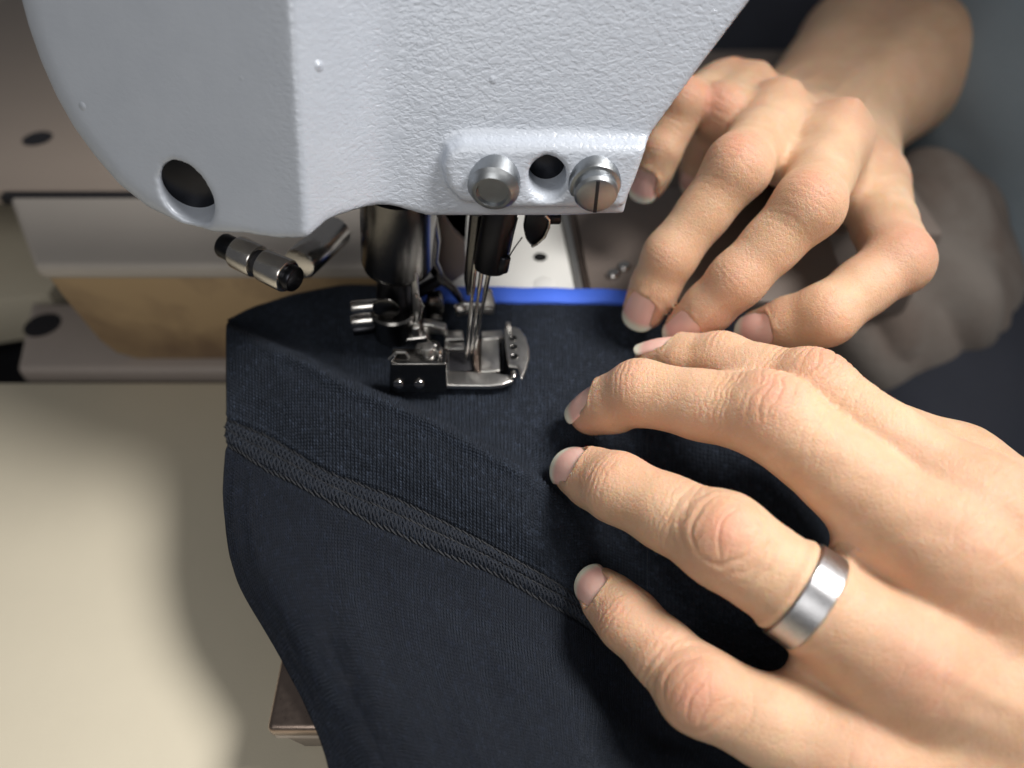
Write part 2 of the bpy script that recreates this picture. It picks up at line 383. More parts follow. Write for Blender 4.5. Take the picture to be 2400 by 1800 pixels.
def make_hand(name, parent, fingers, palm, h, dorsal, web=(), kpalm=.5, crop=None, label=None, back=None, bony=1.0, fine=1.0):
    pts = np.concatenate([np.array(f['P']) for f in fingers] + [np.array(c[0]) for c in palm])
    lo = pts.min(0) - 1.6; hi = pts.max(0) + 1.6
    if crop is not None: lo = np.maximum(lo, crop[0]); hi = np.minimum(hi, crop[1])
    Fd = Field(lo, hi, h); Pm = Fd.D.copy()
    for c, r in palm: chain_field(Fd, c, r, .4, Pm, .75)
    for c, r in web: chain_field(Fd, c, r, .3, Pm, .45)
    fd = Fd.D
    for f in fingers:
        tip, dip, pip, mcp = [np.asarray(p, float) for p in f['P']]; r = f['r']           # r: tip, nail, dip, mid, pip, prox, mcp
        d = f['dors']
        ch = [tip, lerp(tip, dip, .45), dip, lerp(dip, pip, .5) - d * .04, pip, lerp(pip, mcp, .45) - d * .05, mcp]
        chain_field(Fd, ch, r, .22, fd, .09)
        # finger pulp and knuckle pads
        a = nrm(tip - dip)
        chain_field(Fd, [tip - d * .10 - a * .15, lerp(tip, dip, .5) - d * .16], [r[0] * .92, r[1] * .86], .2, fd, .12)
        chain_field(Fd, [pip + d * .14 + nrm(mcp - pip) * .22, pip + d * .14 - nrm(mcp - pip) * .12], [r[4] * .80, r[4] * .78], .2, fd, .25)
    D = smin(fd, Pm, kpalm)
    V, Q = surface_nets(D, Fd.lo, h); V = smooth_mesh(V, Q, 2, .5); V, Q = subdivide(V, Q); V = smooth_mesh(V, Q, 2, .5); N = vnormals(V, Q)
    red = np.zeros(len(V)); disp = np.zeros(len(V))
    for fi, f in enumerate(fingers):
        tip, dip, pip, mcp = [np.asarray(p, float) for p in f['P']]; d0 = f['dors']; r = f['r']
        for J, A, B, rj, kind in ((dip, pip, tip, r[2], 'dip'), (pip, mcp, dip, r[4], 'pip'), (mcp, mcp - (pip - mcp), pip, r[6], 'mcp')):
            t = nrm(nrm(B - J) + nrm(J - A)); d = nrm(d0 - t * (d0 @ t)); w = np.cross(t, d)
            R = V - J; near = np.flatnonzero((R * R).sum(1) < (2.2 if kind != 'mcp' else 1.9) ** 2)
            L = R[near]; s = L @ t; x = L @ w; hh = L @ d; nd = N[near] @ d
            dorsm = np.clip((nd + .15) / .7, 0, 1); own = np.exp(-np.maximum(np.sqrt(x * x + hh * hh) - rj * 1.25, 0) ** 2 / .02)
            wob = .075 * wav(V[near], 2.4, 10 * fi + len(kind) + ord(kind[0])) + .030 * wav(V[near], 7.0, 50 + fi); s2 = s + wob
            m = dorsm * own
            if kind == 'mcp':
                red[near] += .34 * m * np.exp(-(s * s + x * x) / .8)
                disp[near] += .10 * bony * dorsm * np.exp(-(s * s / .40 + x * x / .22))
                for c in (-.5, -.3, -.12, .06, .22, .42): disp[near] -= .010 * m * np.exp(-((s2 + .25 * x * np.sin(c * 9) - c) / .028) ** 2) * np.exp(-(x / .55) ** 4)
                continue
            red[near] += (.62 if kind == 'pip' else .22) * m * np.exp(-(s * s / .30 + x * x / .45))
            def groove(c, width, depth, lim=.62):
                env = np.exp(-(x / (lim * rj * 1.3)) ** 4)
                disp[near] -= 1.5 * depth * m * env * np.exp(-((s2 - c) / (width * .8)) ** 2)
                red[near] += 5.0 * depth * m * env * np.exp(-((s2 - c) / (width * 1.2)) ** 2)
            amp = f.get('crease', 1.0)
            if kind == 'pip':
                if f.get('oval'):
                    for k, (ea, eb, dep) in enumerate(((.58, .66, .030), (.80, .82, .022), (1.0, .95, .014))):
                        e = np.sqrt((s2 / ea) ** 2 + (x / eb) ** 2); g = np.exp(-((e - 1) * ea / .038) ** 2) * m
                        ang = np.arctan2(x, s2); g *= np.clip(.25 + .65 * np.abs(np.cos(ang + .3 * k - .2 * fi)) + .45 * wav(V[near], 2.5, 77 + k + 3 * fi), 0, 1.2)
                        disp[near] -= 1.35 * dep * amp * g; red[near] += dep * 4.0 * g
                    for c, dp, sk in ((-.02, .034, .22), (.17, .016, -.30), (-.22, .020, .35), (.34, .012, .1), (-.38, .012, -.2)): groove(c + sk * x + .06 * np.sin(x * 6 + fi + c * 20), .030, dp * amp, .42)
                    disp[near] += .030 * m * np.exp(-(s2 * s2 / .12 + x * x / .22))
                else:
                    for c, dp in ((-.42, .014), (-.26, .020), (-.08, .024), (.10, .022), (.27, .016), (.44, .012)): groove(c + .05 * np.sin(x * 4 + c * 9 + fi), .036, dp * amp)
                for c, dp in ((.74, .011), (.86, .015), (1.0, .013), (1.13, .010), (1.30, .006), (-.78, .010), (-.98, .009), (-1.2, .006)):
                    groove(c - .10 * x * x + .03 * np.sin(x * 3 + c * 5), .026, dp * amp, .9)
            else:
                for c, dp in ((-.20, .010), (-.06, .014), (.07, .014), (.20, .010)): groove(c, .030, dp * amp)
        if 'ringpos' in f:
            t = nrm(mcp - pip); R = V - lerp(pip, mcp, f['ringpos']); s = R @ t; q = np.linalg.norm(R - s[:, None] * t, axis=1)
            disp += np.where(q < 1.3, .045 * np.exp(-((np.abs(s) - .36) / .11) ** 2) - .05 * np.exp(-(s / .24) ** 4), 0)
        # fingertip: warmer, and a bed pressed in for the nail
        a = nrm(tip - dip); d = nrm(d0 - a * (d0 @ a)); w = np.cross(a, d); f['nf'] = (tip, a, d, w)
        R = V - tip; near = np.flatnonzero((R * R).sum(1) < 1.9 ** 2); L = R[near]; s = L @ a; x = L @ w; hh = L @ d
        red[near] += .30 * np.exp(-np.maximum(.2 - s, 0) ** 2 / .25) * np.exp(-np.maximum(np.abs(x) - r[0] * 1.4, 0) ** 2 / .03)
        nl = f['nail']; s0, s1, hw = nl['s0'], nl['s1'], nl['hw']
        H = nail_height(s, x, nl); prof = hw * nail_prof((s - s0) / (s1 - s0))
        ed = np.maximum(np.abs(x) - prof, np.maximum(s0 - s, s - s1)); inside = (ed < 0) & (hh > 0)
        sm = np.clip(-ed / .10, 0, 1); own = (hh < H + .22) & (hh > 0); sm = sm * sm * (3 - 2 * sm) * own; newh = hh + (np.minimum(hh, H - .03) - hh) * sm; V[near] += (newh - hh)[:, None] * d
        ridge = np.exp(-((ed - .05) / .08) ** 2) * np.clip((hh - H + .4) / .15, 0, 1) * np.clip((s1 - .2 - s) / .15, 0, 1) * (hh < H + .22)
        disp[near] += .020 * ridge
    nd = np.clip((N @ dorsal - .2) / .6, 0, 1)
    # sinews over the back of the hand, fine crosswise skin lines on the fingers
    for fi, f in enumerate(fingers[:4]):
        a0 = lerp(f['P'][3], f['P'][2], .25); b0 = f['mcb']; t = b0 - a0; L2 = t @ t
        near = np.flatnonzero(np.abs((V - a0) @ t / L2 - .5) < .62); R = V[near] - a0; u = (R @ t) / L2
        perp = R - np.clip(u, 0, 1)[:, None] * t; w = np.cross(t / math.sqrt(L2), dorsal); x = perp @ w
        hg = (perp @ dorsal) > -.2
        disp[near] += bony * .055 * np.exp(-(x / (.16 + .05 * u)) ** 2) * np.clip(u / .15, 0, 1) * np.clip((1 - u) / .2, 0, 1) * nd[near] * hg
    lines = np.zeros(len(V))
    for fi, f in enumerate(fingers):
        for A, B in ((f['P'][0], f['P'][1]), (f['P'][1], f['P'][2]), (f['P'][2], f['P'][3])):
            t = B - A; L = np.linalg.norm(t); t = t / L; near = np.flatnonzero(np.abs((V - A) @ t - L / 2) < L / 2 + .2); R = V[near] - A
            s = R @ t; perp = R - s[:, None] * t; ok = np.exp(-np.maximum(np.linalg.norm(perp, axis=1) - 1.15, 0) ** 2 / .02) * np.clip((np.abs(s - L / 2) < L / 2 + .2), 0, 1)
            q = s[:, None] * t * 5.0 + perp * 1.15
            n1 = np.abs(wav(q, 2.6, 300 + fi)); n2 = np.abs(wav(q + 3.1, 4.2, 330 + fi))
            ln = np.exp(-(n1 / .10) ** 2) * .55 + np.exp(-(n2 / .10) ** 2) * .45
            lines[near] = np.maximum(lines[near], ln * ok)
    q = (V @ back)[:, None] * back * 4.2 + (V - (V @ back)[:, None] * back) * 1.5
    bl = np.exp(-(np.abs(wav(q, 1.7, 401)) / .09) ** 2) * .5 + np.exp(-(np.abs(wav(q, 3.1, 402)) / .09) ** 2) * .5
    lines = np.maximum(lines, bl * .8)
    disp -= .0075 * lines * fine; red += .05 * lines
    V = V + N * (disp + .010 * nd * wav(V, 3.5, 5))[:, None]
    me = mesh_quads(name, V, Q); at = me.attributes.new('red', 'FLOAT', 'POINT'); at.data.foreach_set('value', np.clip(red, 0, 1).astype(np.float32))
    ho = link_mesh(name, me, M['skin'], parent)
    if label: ho['label'] = label
    for f in fingers:
        if f['nail'].get('show', True): make_nail(f, ho)
    return ho
def nail_prof(t):
    t = np.clip(t, 0, 1)
    base = np.sqrt(np.clip(1 - ((.22 - t) / .22).clip(0) ** 2.2, 0, 1)) * .98 + .0
    end = np.clip(1 - ((t - .72) / .28).clip(0) ** 2.6, 0, 1) ** .5
    return base * end * (.93 + .07 * t)
def nail_height(s, x, nl):
    t = (s - nl['s0']) / (nl['s1'] - nl['s0'])
    ridge = nl['h0'] + (nl['h1'] - nl['h0']) * t + .055 * np.sin(np.clip(t, 0, 1) * math.pi)
    return ridge - (nl['R'] - np.sqrt(np.maximum(nl['R'] ** 2 - np.minimum(np.abs(x), nl['R'] * .97) ** 2, 0)))
def make_nail(f, parent):
    tip, a, d, w = f['nf']; nl = f['nail']; nu, nv = 21, 33; V = []; UVc = []
    for j in range(nv):
        t = j / (nv - 1); t = .5 - .5 * math.cos(math.pi * t); s = nl['s0'] - .05 + (nl['s1'] + .05 - nl['s0']) * t; hwp = 1.03 * nl['hw'] * float(nail_prof(np.array(t)))
        for i in range(nu):
            u = i / (nu - 1); x = (2 * u - 1) * hwp; hgt = float(nail_height(np.array(s), np.array(x), nl))
            if t < .10: hgt -= (.10 - t) * .35
            V.append(tip + a * s + w * x + d * hgt); UVc.append((.5 + .5 * x / nl['hw'], t))
    Fq = [(j * nu + i, j * nu + i + 1, (j + 1) * nu + i + 1, (j + 1) * nu + i) for j in range(nv - 1) for i in range(nu - 1)]
    me = mesh_np('fingernail', V, Fq); uvl = me.uv_layers.new(name='UVMap')
    for lp in me.loops: uvl.data[lp.index].uv = UVc[lp.vertex_index]
    o = link_mesh('fingernail', me, M['nail'], parent)
    md = o.modifiers.new('thick', 'SOLIDIFY'); md.thickness = .028 * S; md.offset = -1
    md.use_even_offset = False
    return o
def F_(px, dors, r, nail, **kw): return dict(P=[atd(*q) for q in px], dors=nrm(dors), r=r, nail=nail, **kw)
def nail_(L=1.08, hw=.50, h0=.60, h1=.40, over=.52, R=.62, **kw): return dict(s0=over - L, s1=over, hw=hw, h0=h0, h1=h1, R=R, **kw)

person = empty('person', atd(2300, 400, 45), label='person in dark clothes reaching in from the right with both hands', category='person')
# --- near hand (left), resting on the knit
cdir = nrm(Cv - atd(1900, 1200, 14))
nearF = [
 F_([(1538, 842, 18.3), (1690, 848, 17.3), (1905, 912, 15.9), (2290, 1195, 14.3)], (-.15, .62, .78), [.53, .62, .68, .67, .82, .82, .98], nail_(1.10, .50, .57, .36, .50, .60), crease=.75),
 F_([(1385, 966, 17.7), (1498, 920, 16.75), (1805, 975, 15.3), (2225, 1300, 13.9)], (-.42, .28, .86), [.54, .65, .73, .74, .89, .88, 1.02], nail_(1.12, .52, .58, .36, .52, .62), crease=.8),
 F_([(1352, 1106, 17.0), (1445, 1142, 15.95), (1695, 1265, 14.5), (2125, 1560, 13.6)], (-.46, -.08, .88), [.54, .66, .74, .76, .92, .89, 1.02], nail_(1.12, .52, .58, .36, .52, .62), oval=True, crease=.7, ringpos=.455),
 F_([(1404, 1382, 16.2), (1472, 1452, 15.35), (1640, 1617, 14.25), (2000, 1790, 13.7)], (-.48, -.30, .82), [.48, .57, .64, .66, .80, .81, .98], nail_(1.0, .45, .50, .32, .46, .55), oval=True, crease=.7)]
Wn = atd(2900, 1850, 14.2)
mc = [f['P'][3] for f in nearF]; side = nrm(mc[0] - mc[3]); back = nrm(Wn - lerp(mc[1], mc[2], .5))
dn = nrm(np.cross(back, side)); dn = dn if dn @ cdir > 0 else -dn
carp = [Wn + side * k for k in (1.5, .5, -.5, -1.4)]
for f, c_ in zip(nearF, carp): f['mcb'] = c_
palm = [([m_ - dn * .05, lerp(m_, c_, .5) - dn * .10, c_], [1.02, 1.08, 1.3]) for m_, c_ in zip(mc, carp)]
palm += [([m_ - dn * .9, lerp(m_, c_, .5) - dn * 1.1, c_ - dn * .5], [.85, 1.1, 1.3]) for m_, c_ in zip(mc, carp)]
palm += [([carp[1] - dn * .3, carp[1] + back * 6 - dn * .3], [1.9, 2.5]), ([carp[2] - dn * .3, carp[2] + back * 6 - dn * .3], [1.9, 2.5])]
web = []
for a, b in zip(nearF, nearF[1:]):
    pa, pb = lerp(a['P'][3], a['P'][2], .36) - dn * .40, lerp(b['P'][3], b['P'][2], .36) - dn * .40
    web.append(([pa, lerp(pa, pb, .5) - dn * .15 + back * .25, pb], [.50, .42, .50]))
# thumb, tucked under the far side of the hand
th = [mc[0] - dn * 1.2 + back * 3.5 + side * .6, mc[0] - dn * 2.3 + side * 1.2 + back * .8, mc[0] - dn * 2.6 - back * 2.0 + side * .9, mc[0] - dn * 2.5 - back * 4.2 + side * .4]
palm.append((th, [1.2, 1.0, .85, .62]))
left_hand = make_hand('left_hand', person, nearF, palm, .066, dn, web, .55, (np.array([-5, -13, -6]), np.array([14.5, 4, 6])), 'near hand with knuckle creases pressing the knit, steel ring on its ring finger', back, .55)

# --- far hand (right), its fingertips holding the blue tape edge
farF = [
 F_([(1515, 438, 21.0), (1548, 350, 20.5), (1602, 240, 20.3), (1690, 222, 22.6)], (-.35, -.55, .75), [.46, .54, .58, .56, .64, .66, .80], nail_(.95, .42, .47, .30, .42, .52), crease=.35),
 F_([(1632, 420, 23.2), (1655, 345, 22.2), (1690, 262, 20.6), (1752, 235, 22.3)], (-.2, -.4, .9), [.50, .58, .64, .64, .76, .76, .9], nail_(1.0, .45, .52, .34, .46, .56), crease=.35),
 F_([(1508, 728, 19.5), (1570, 600, 18.7), (1730, 392, 18.1), (1818, 275, 20.9)], (-.36, -.52, .76), [.54, .62, .67, .65, .79, .76, .90], nail_(1.08, .47, .52, .34, .48, .58), crease=.45),
 F_([(1606, 775, 18.9), (1728, 655, 17.9), (1895, 482, 17.4), (1958, 325, 20.2)], (-.30, -.58, .75), [.54, .62, .68, .68, .81, .80, .92], nail_(1.08, .47, .52, .34, .48, .58), crease=.45),
 F_([(1782, 778, 18.9), (1935, 738, 17.8), (2105, 612, 18.4), (2040, 435, 22.0)], (-.05, -.62, .78), [.58, .67, .74, .70, .82, .82, .96], nail_(1.10, .47, .60, .44, .50, .66), crease=.3)]
Wf = atd(1915, 290, 27.0); El = atd(2360, -130, 41)
mcf = [f['P'][3] for f in farF[:4]]; sidef = nrm(mcf[3] - mcf[0]); bf = nrm(Wf - lerp(mcf[1], mcf[2], .5)); df = nrm(np.cross(bf, sidef)); df = df if df[2] > 0 else -df
cf = [Wf + sidef * k for k in (-1.4, -.5, .5, 1.4)]
for f, c_ in zip(farF, cf): f['mcb'] = c_
palmf = [([m_, lerp(m_, c_, .5) - df * .05, c_], [.82, .9, 1.2]) for m_, c_ in zip(mcf, cf)]
palmf += [([m_ - df * .8, lerp(m_, c_, .5) - df * 1.0, c_ - df * .4], [.75, 1.0, 1.2]) for m_, c_ in zip(mcf, cf)]
palmf += [([farF[4]['P'][3], lerp(farF[4]['P'][3], cf[3], .6), cf[3]], [1.0, 1.2, 1.3])]
fa = nrm(El - Wf)
palmf += [([Wf + sidef * k, Wf + fa * 7 + sidef * k * 1.4, El], [1.7, 2.5, 3.1]) for k in (-.9, .9)]
webf = []
for a, b in zip(farF[:3], farF[1:4]):
    pa, pb = lerp(a['P'][3], a['P'][2], .50) - df * .3, lerp(b['P'][3], b['P'][2], .50) - df * .3
    webf.append(([pa, lerp(pa, pb, .5), pb], [.55, .46, .55]))
    pa, pb = lerp(a['P'][3], a['P'][2], .2), lerp(b['P'][3], b['P'][2], .2); webf.append(([pa, lerp(pa, pb, .5) - df * .1, pb], [.7, .62, .7]))
pa = lerp(farF[4]['P'][3], farF[4]['P'][2], .25); pb = lerp(farF[3]['P'][3], farF[3]['P'][2], .15) - df * .5
webf.append(([pa, lerp(pa, pb, .5) - df * .2, pb], [.75, .62, .65]))
right_hand = make_hand('right_hand', person, farF, palmf, .100, df, webf, .45, None, 'far hand with bent fingers holding the edge of the cloth', bf, 1.0)

# ------------------------------------------------------------------ garment: a knit sleeve end pulled over the bed
ROWS = [
 [(534, 752, .55), (560, 734, .5), (600, 716, .45), (700, 688, .35), (800, 670, .3), (900, 672, .2), (1100, 690, .15), (1300, 693, .15), (1450, 696, .15), (1700, 722, .1), (2000, 800, -.6), (2300, 900, -2.0)],
 [(535, 752, .55), (640, 762, .0), (760, 772, .02), (900, 785, .12), (1100, 790, .12), (1300, 790, .12), (1500, 800, 0), (1800, 880, -.5), (2050, 960, -1.2), (2300, 1050, -2.6)],
 [(533, 757, .60), (650, 800, -.05), (740, 830, -.15), (850, 884, -.1), (950, 927, -.06), (1100, 994, -.06), (1230, 1055, -.25), (1330, 1125, -.6), (1450, 1180, -1.3), (1700, 1230, -2.2), (2000, 1300, -2.8), (2300, 1380, -3.3)],
 [(530, 764, .95), (639, 808, 1.00), (706, 834, 1.04), (817, 896, 1.02), (914, 935, .92), (1010, 979, .80), (1107, 1032, .62), (1203, 1085, .34), (1275, 1130, -.02), (1338, 1190, -.65), (1378, 1258, -1.25), (1420, 1330, -2.0), (1600, 1420, -2.7), (2300, 1560, -3.4)],
 [(529, 800, .88), (636, 850, .93), (703, 878, .95), (815, 940, .92), (912, 978, .83), (1010, 1022, .70), (1110, 1076, .50), (1205, 1130, .20), (1280, 1185, -.18), (1338, 1235, -.75), (1378, 1290, -1.35), (1420, 1350, -2.1), (1600, 1440, -2.8), (2300, 1580, -3.5)],
 [(530, 885, .48), (630, 932, .50), (740, 994, .48), (860, 1052, .40), (960, 1096, .29), (1060, 1146, .12), (1155, 1200, -.14), (1240, 1256, -.48), (1310, 1308, -.95), (1360, 1350, -1.4), (1400, 1400, -2.0), (1500, 1470, -2.7), (2300, 1620, -3.5)],
 [(530, 983, .05), (625, 1021, .02), (769, 1108, -.08), (914, 1161, -.22), (1010, 1209, -.36), (1107, 1257, -.56), (1203, 1310, -.86), (1299, 1363, -1.26), (1362, 1402, -1.6), (1398, 1435, -2.05), (1480, 1510, -2.7), (2300, 1680, -3.5)],
 [(529, 1036, -.05), (600, 1084, -.08), (721, 1146, -.16), (866, 1219, -.35), (962, 1262, -.5), (1058, 1301, -.7), (1155, 1339, -.95), (1251, 1392, -1.3), (1362, 1450, -1.75), (1398, 1480, -2.1), (1480, 1560, -2.7), (2300, 1720, -3.5)],
 [(523, 1180, -.5), (620, 1230, -.38), (760, 1300, -.5), (950, 1390, -.8), (1150, 1460, -1.2), (1300, 1520, -1.6), (1400, 1560, -2.1), (1480, 1620, -2.7), (2300, 1800, -3.5)],
 [(550, 1340, -1.0), (645, 1380, -.7), (800, 1450, -.75), (1000, 1530, -1.0), (1200, 1600, -1.4), (1350, 1650, -1.85), (1450, 1690, -2.3), (1540, 1730, -2.8), (2300, 1870, -3.5)],
 [(640, 1510, -1.3), (730, 1560, -1.05), (880, 1620, -1.05), (1080, 1690, -1.3), (1280, 1740, -1.65), (1420, 1770, -2.0), (1560, 1800, -2.4), (1650, 1830, -2.8), (2300, 1950, -3.5)],
 [(724, 1668, -1.5), (812, 1710, -1.35), (960, 1770, -1.35), (1150, 1820, -1.5), (1350, 1860, -1.8), (1550, 1890, -2.2), (1700, 1920, -2.6), (2300, 2050, -3.5)],
 [(772, 1800, -1.8), (862, 1850, -1.65), (1000, 1910, -1.6), (1200, 1960, -1.7), (1400, 2000, -1.9), (1600, 2030, -2.3), (1750, 2060, -2.7), (2300, 2180, -3.5)],
 [(800, 1980, -2.2), (900, 2020, -2.0), (1050, 2080, -1.9), (1250, 2140, -2.0), (1450, 2180, -2.2), (1650, 2220, -2.6), (1800, 2250, -2.9), (2300, 2350, -3.6)]]
NU = 430; NSUB = 36; NCF = 268
Us = np.linspace(0, 1.85, NU)
grid = []
for row in ROWS:
    W3 = np.array([atz(*q) for q in row]); px = np.array([q[0] for q in row], float); u = (px - px[0]) / (1400 - px[0])
    uu = np.minimum(Us, u[-1]); g = np.stack([np.interp(uu, u, W3[:, k]) for k in range(3)], 1)
    for _ in range(40):
        g[1:-1] = .25 * g[:-2] + .5 * g[1:-1] + .25 * g[2:]
    grid.append(g)
grid.insert(0, grid[0] + np.array([0, .22, -.7])); grid.insert(0, grid[0] + np.array([0, -.3, -.9]))
for g in grid: g[:, 2] -= 5.0 * np.clip((Us - 1.45) / .4, 0, 1) ** 2
SEAM_U, SEAM_L = 8, 9                 # row indices of the seam lines in grid
G = np.array(grid)
def cr(G, t):
    """Catmull-Rom over rows"""
    n = len(G); i = int(min(math.floor(t), n - 2)); f = t - i
    p0, p1, p2, p3 = G[max(i - 1, 0)], G[i], G[i + 1], G[min(i + 2, n - 1)]
    return .5 * ((2 * p1) + (p2 - p0) * f + (2 * p0 - 5 * p1 + 4 * p2 - p3) * f * f + (3 * p1 - p0 - 3 * p2 + p3) * f ** 3)
ts = np.linspace(0, len(G) - 1, (len(G) - 1) * NSUB + 1)
SG = np.array([cr(G, t) for t in ts])                                   # rows x cols x 3
# left edge rolls under
wrap = []
for k, (ox, oz) in enumerate(((1.35, -1.25), (.85, -.85), (.42, -.48), (.15, -.20))): wrap.append(SG[:, :1] + np.array([ox, .03 + .25 * ox, oz]))
SG = np.concatenate(wrap + [SG], 1); NW = 4
def sg_normals(A):
    du = np.gradient(A, axis=1); dv = np.gradient(A, axis=0); n = np.cross(dv, du); n /= np.maximum(np.linalg.norm(n, axis=2, keepdims=True), 1e-9)
    return n
NG = sg_normals(SG)
if NG[len(ts) // 2, NU // 2] @ (Cv - SG[len(ts) // 2, NU // 2]) < 0: NG = -NG
flat = SG.reshape(-1, 3); T2 = np.repeat(ts[:, None], SG.shape[1], 1)
# soft creases, and the seam: raised ridge with two sunk stitch lines
wr = wav(flat * np.array([1, .7, 1]), .85, 21).reshape(T2.shape) * .05 + wav(flat, 2.2, 22).reshape(T2.shape) * .013
bodyw = np.clip((T2 - SEAM_L) / 1.5, 0, 1); wr = wr * (.35 + .65 * bodyw)
cx = SG[..., 0]
fold = .10 * np.exp(-(((SG[..., 1] + 6.2 + .45 * (cx + 1)) / .55) ** 2)) * np.clip((cx + 3.5) / 3, 0, 1) * bodyw
tm = (T2 - SEAM_U) / (SEAM_L - SEAM_U)
def gau(x, c, w): return np.exp(-((x - c) / w) ** 2)
seamd = .050 * np.clip(1 - np.abs(tm - .5) / .75, 0, 1) ** .5 * (np.abs(tm - .5) < .75) - .085 * gau(tm, 0.0, .10) - .060 * gau(tm, .5, .08) - .10 * gau(tm, 1.03, .12)
SG = SG + NG * (wr + fold + seamd)[..., None]
NG = sg_normals(SG)
if NG[len(ts) // 2, NU // 2] @ (Cv - SG[len(ts) // 2, NU // 2]) < 0: NG = -NG
# knit coordinates in centimetres: along the hem and across it
mid = SEAM_U * NSUB; uc = np.concatenate([[0], np.cumsum(np.linalg.norm(np.diff(SG[mid], axis=0), axis=1))])
vc = np.zeros(T2.shape); vc[1:] = np.cumsum(np.linalg.norm(np.diff(SG, axis=0), axis=2), 0)
vc = np.repeat(vc[:, NW + NU // 4:NW + NU // 4 + 1], vc.shape[1], 1) * .5 + vc * .5
garment = empty('knit_garment', atz(900, 1100, -.3), label='dark navy knit garment with its hem turned over, lying on the machine bed', category='garment')
def sheet(name, r0, r1, mat, parent, fine=1, rib=0.0, c0=0, c1=None, wale=WALE, **kw):
    A = SG[r0:r1 + 1, c0:c1]; ucs = uc[c0:c1]; vcs = vc[r0:r1 + 1, c0:c1]
    if fine > 1:                                            # finer columns carry the ribs as real relief
        n0 = A.shape[1]; ci = np.arange(n0); cf = np.linspace(0, n0 - 1, (n0 - 1) * fine + 1); j = np.minimum(cf.astype(int), n0 - 2); g = (cf - j)
        up = lambda B: B[:, j] * (1 - g)[None, :, None] + B[:, j + 1] * g[None, :, None]
        A, Nn, vcs = up(A), up(NG[r0:r1 + 1, c0:c1]), up(vcs[..., None])[..., 0]; ucs = np.interp(cf, ci, ucs)
        ph = ucs[None, :] / wale + .06 * wav(A.reshape(-1, 3), 2.2, 44).reshape(A.shape[:2])
        sp = np.gradient(vcs, axis=0); ac = np.clip(1.6 - sp / .022, 0, 1); tri = np.abs((ph % 1) * 2 - 1)
        cs = np.abs(np.sin(math.pi * (vcs / COURSE + .55 * tri + .25 * wav(A.reshape(-1, 3), 3.0, 45).reshape(A.shape[:2])))) ** .8
        A = A + Nn * (rib * (np.abs(np.sin(math.pi * ph)) ** .7 * (1 - .55 * ac * (1 - cs)) - .6))[..., None]
    nr, nc = A.shape[:2]; I = np.arange(nr * nc).reshape(nr, nc)
    Q = np.stack([I[:-1, :-1], I[1:, :-1], I[1:, 1:], I[:-1, 1:]], -1).reshape(-1, 4)
    me = mesh_quads(name, A.reshape(-1, 3), Q); uvl = me.uv_layers.new(name='UVMap')
    uv = np.stack([np.repeat(ucs[None, :], nr, 0), vcs], -1).reshape(-1, 2)
    li = np.zeros(len(me.loops), np.int32); me.loops.foreach_get('vertex_index', li); uvl.data.foreach_set('uv', uv[li].astype(np.float32).ravel())
    return link_mesh(name, me, mat, parent, **kw)
split = int((SEAM_L + .02) * NSUB)
sheet('hem_band', 0, split, M['knit_band'], garment, 4, .056, 0, NCF, label='ribbed turned-over hem band')
sheet('inner_layer', 0, split, M['knit_band'], garment, 1, 0, NCF - 1, None)
sheet('body', split, len(ts) - 1, M['knit_body'], garment, 2, .030, 0, 330, .074)
sheet('body_side', split, len(ts) - 1, M['knit_body'], garment, 1, 0, 329, None)
def surf(col, t, lift=0.0):
    k = t * NSUB; i = int(min(max(math.floor(k), 0), SG.shape[0] - 2)); f = k - i; c = min(max(col, 0), SG.shape[1] - 1.001); j = int(c); g = c - j
    p = (SG[i, j] * (1 - f) + SG[i + 1, j] * f) * (1 - g) + (SG[i, j + 1] * (1 - f) + SG[i + 1, j + 1] * f) * g
    n = NG[i, j]; return p + n * lift, n
def seam_chain(tline, name, amp=.12, pitch=.165, r=.026, lift=.012):
    """interlocked needle stitches: short overlapping links"""
    mb = MB(); cols = np.arange(NW - 1, NW + 245, .25); P = [surf(c, tline, lift)[0] for c in cols]
    L = np.concatenate([[0], np.cumsum(np.linalg.norm(np.diff(P, axis=0), axis=1))]); n = int(L[-1] / pitch)
    for k in range(n):
        a = np.interp((k - .12) * pitch, L, cols); b = np.interp((k + .98) * pitch, L, cols)
        jt = random.uniform(-.03, .03); pts = []
        for q in range(5):
            f = q / 4; c = a + (b - a) * f; off = (f - .5) * amp + jt
            pts.append(surf(c, tline + off, lift + .028 * math.sin(math.pi * f) - .012)[0])
        mb.tube(pts, [r * .6, r, r * 1.1, r, r * .6], 6)
    return mb.build(name, M['stitch'], garment, kind='stuff')
seam_chain(SEAM_U + .02, 'stitch_line'); seam_chain(SEAM_U + .5, 'stitch_line'); seam_chain(SEAM_U + 1.0, 'stitch_line')
mb = MB()
c = NW; 
while c < NW + 243:                                # looper threads criss-crossing between the stitch lines
    for (t0, t1) in ((.08, .45), (.55, .93)):
        d = 3.6 + random.uniform(-.6, .6)
        for sgn in (1, -1):
            pts = [surf(c + sgn * (f - .5) * d + random.uniform(-.15, .15), SEAM_U + t0 + (t1 - t0) * f, .014 + .012 * math.sin(math.pi * f))[0] for f in (0, .25, .5, .75, 1)]
            mb.tube(pts, .018, 5)
    c += 2.8 + random.uniform(-.35, .35)
mb.build('looper_threads', M['looper'], garment, kind='stuff')

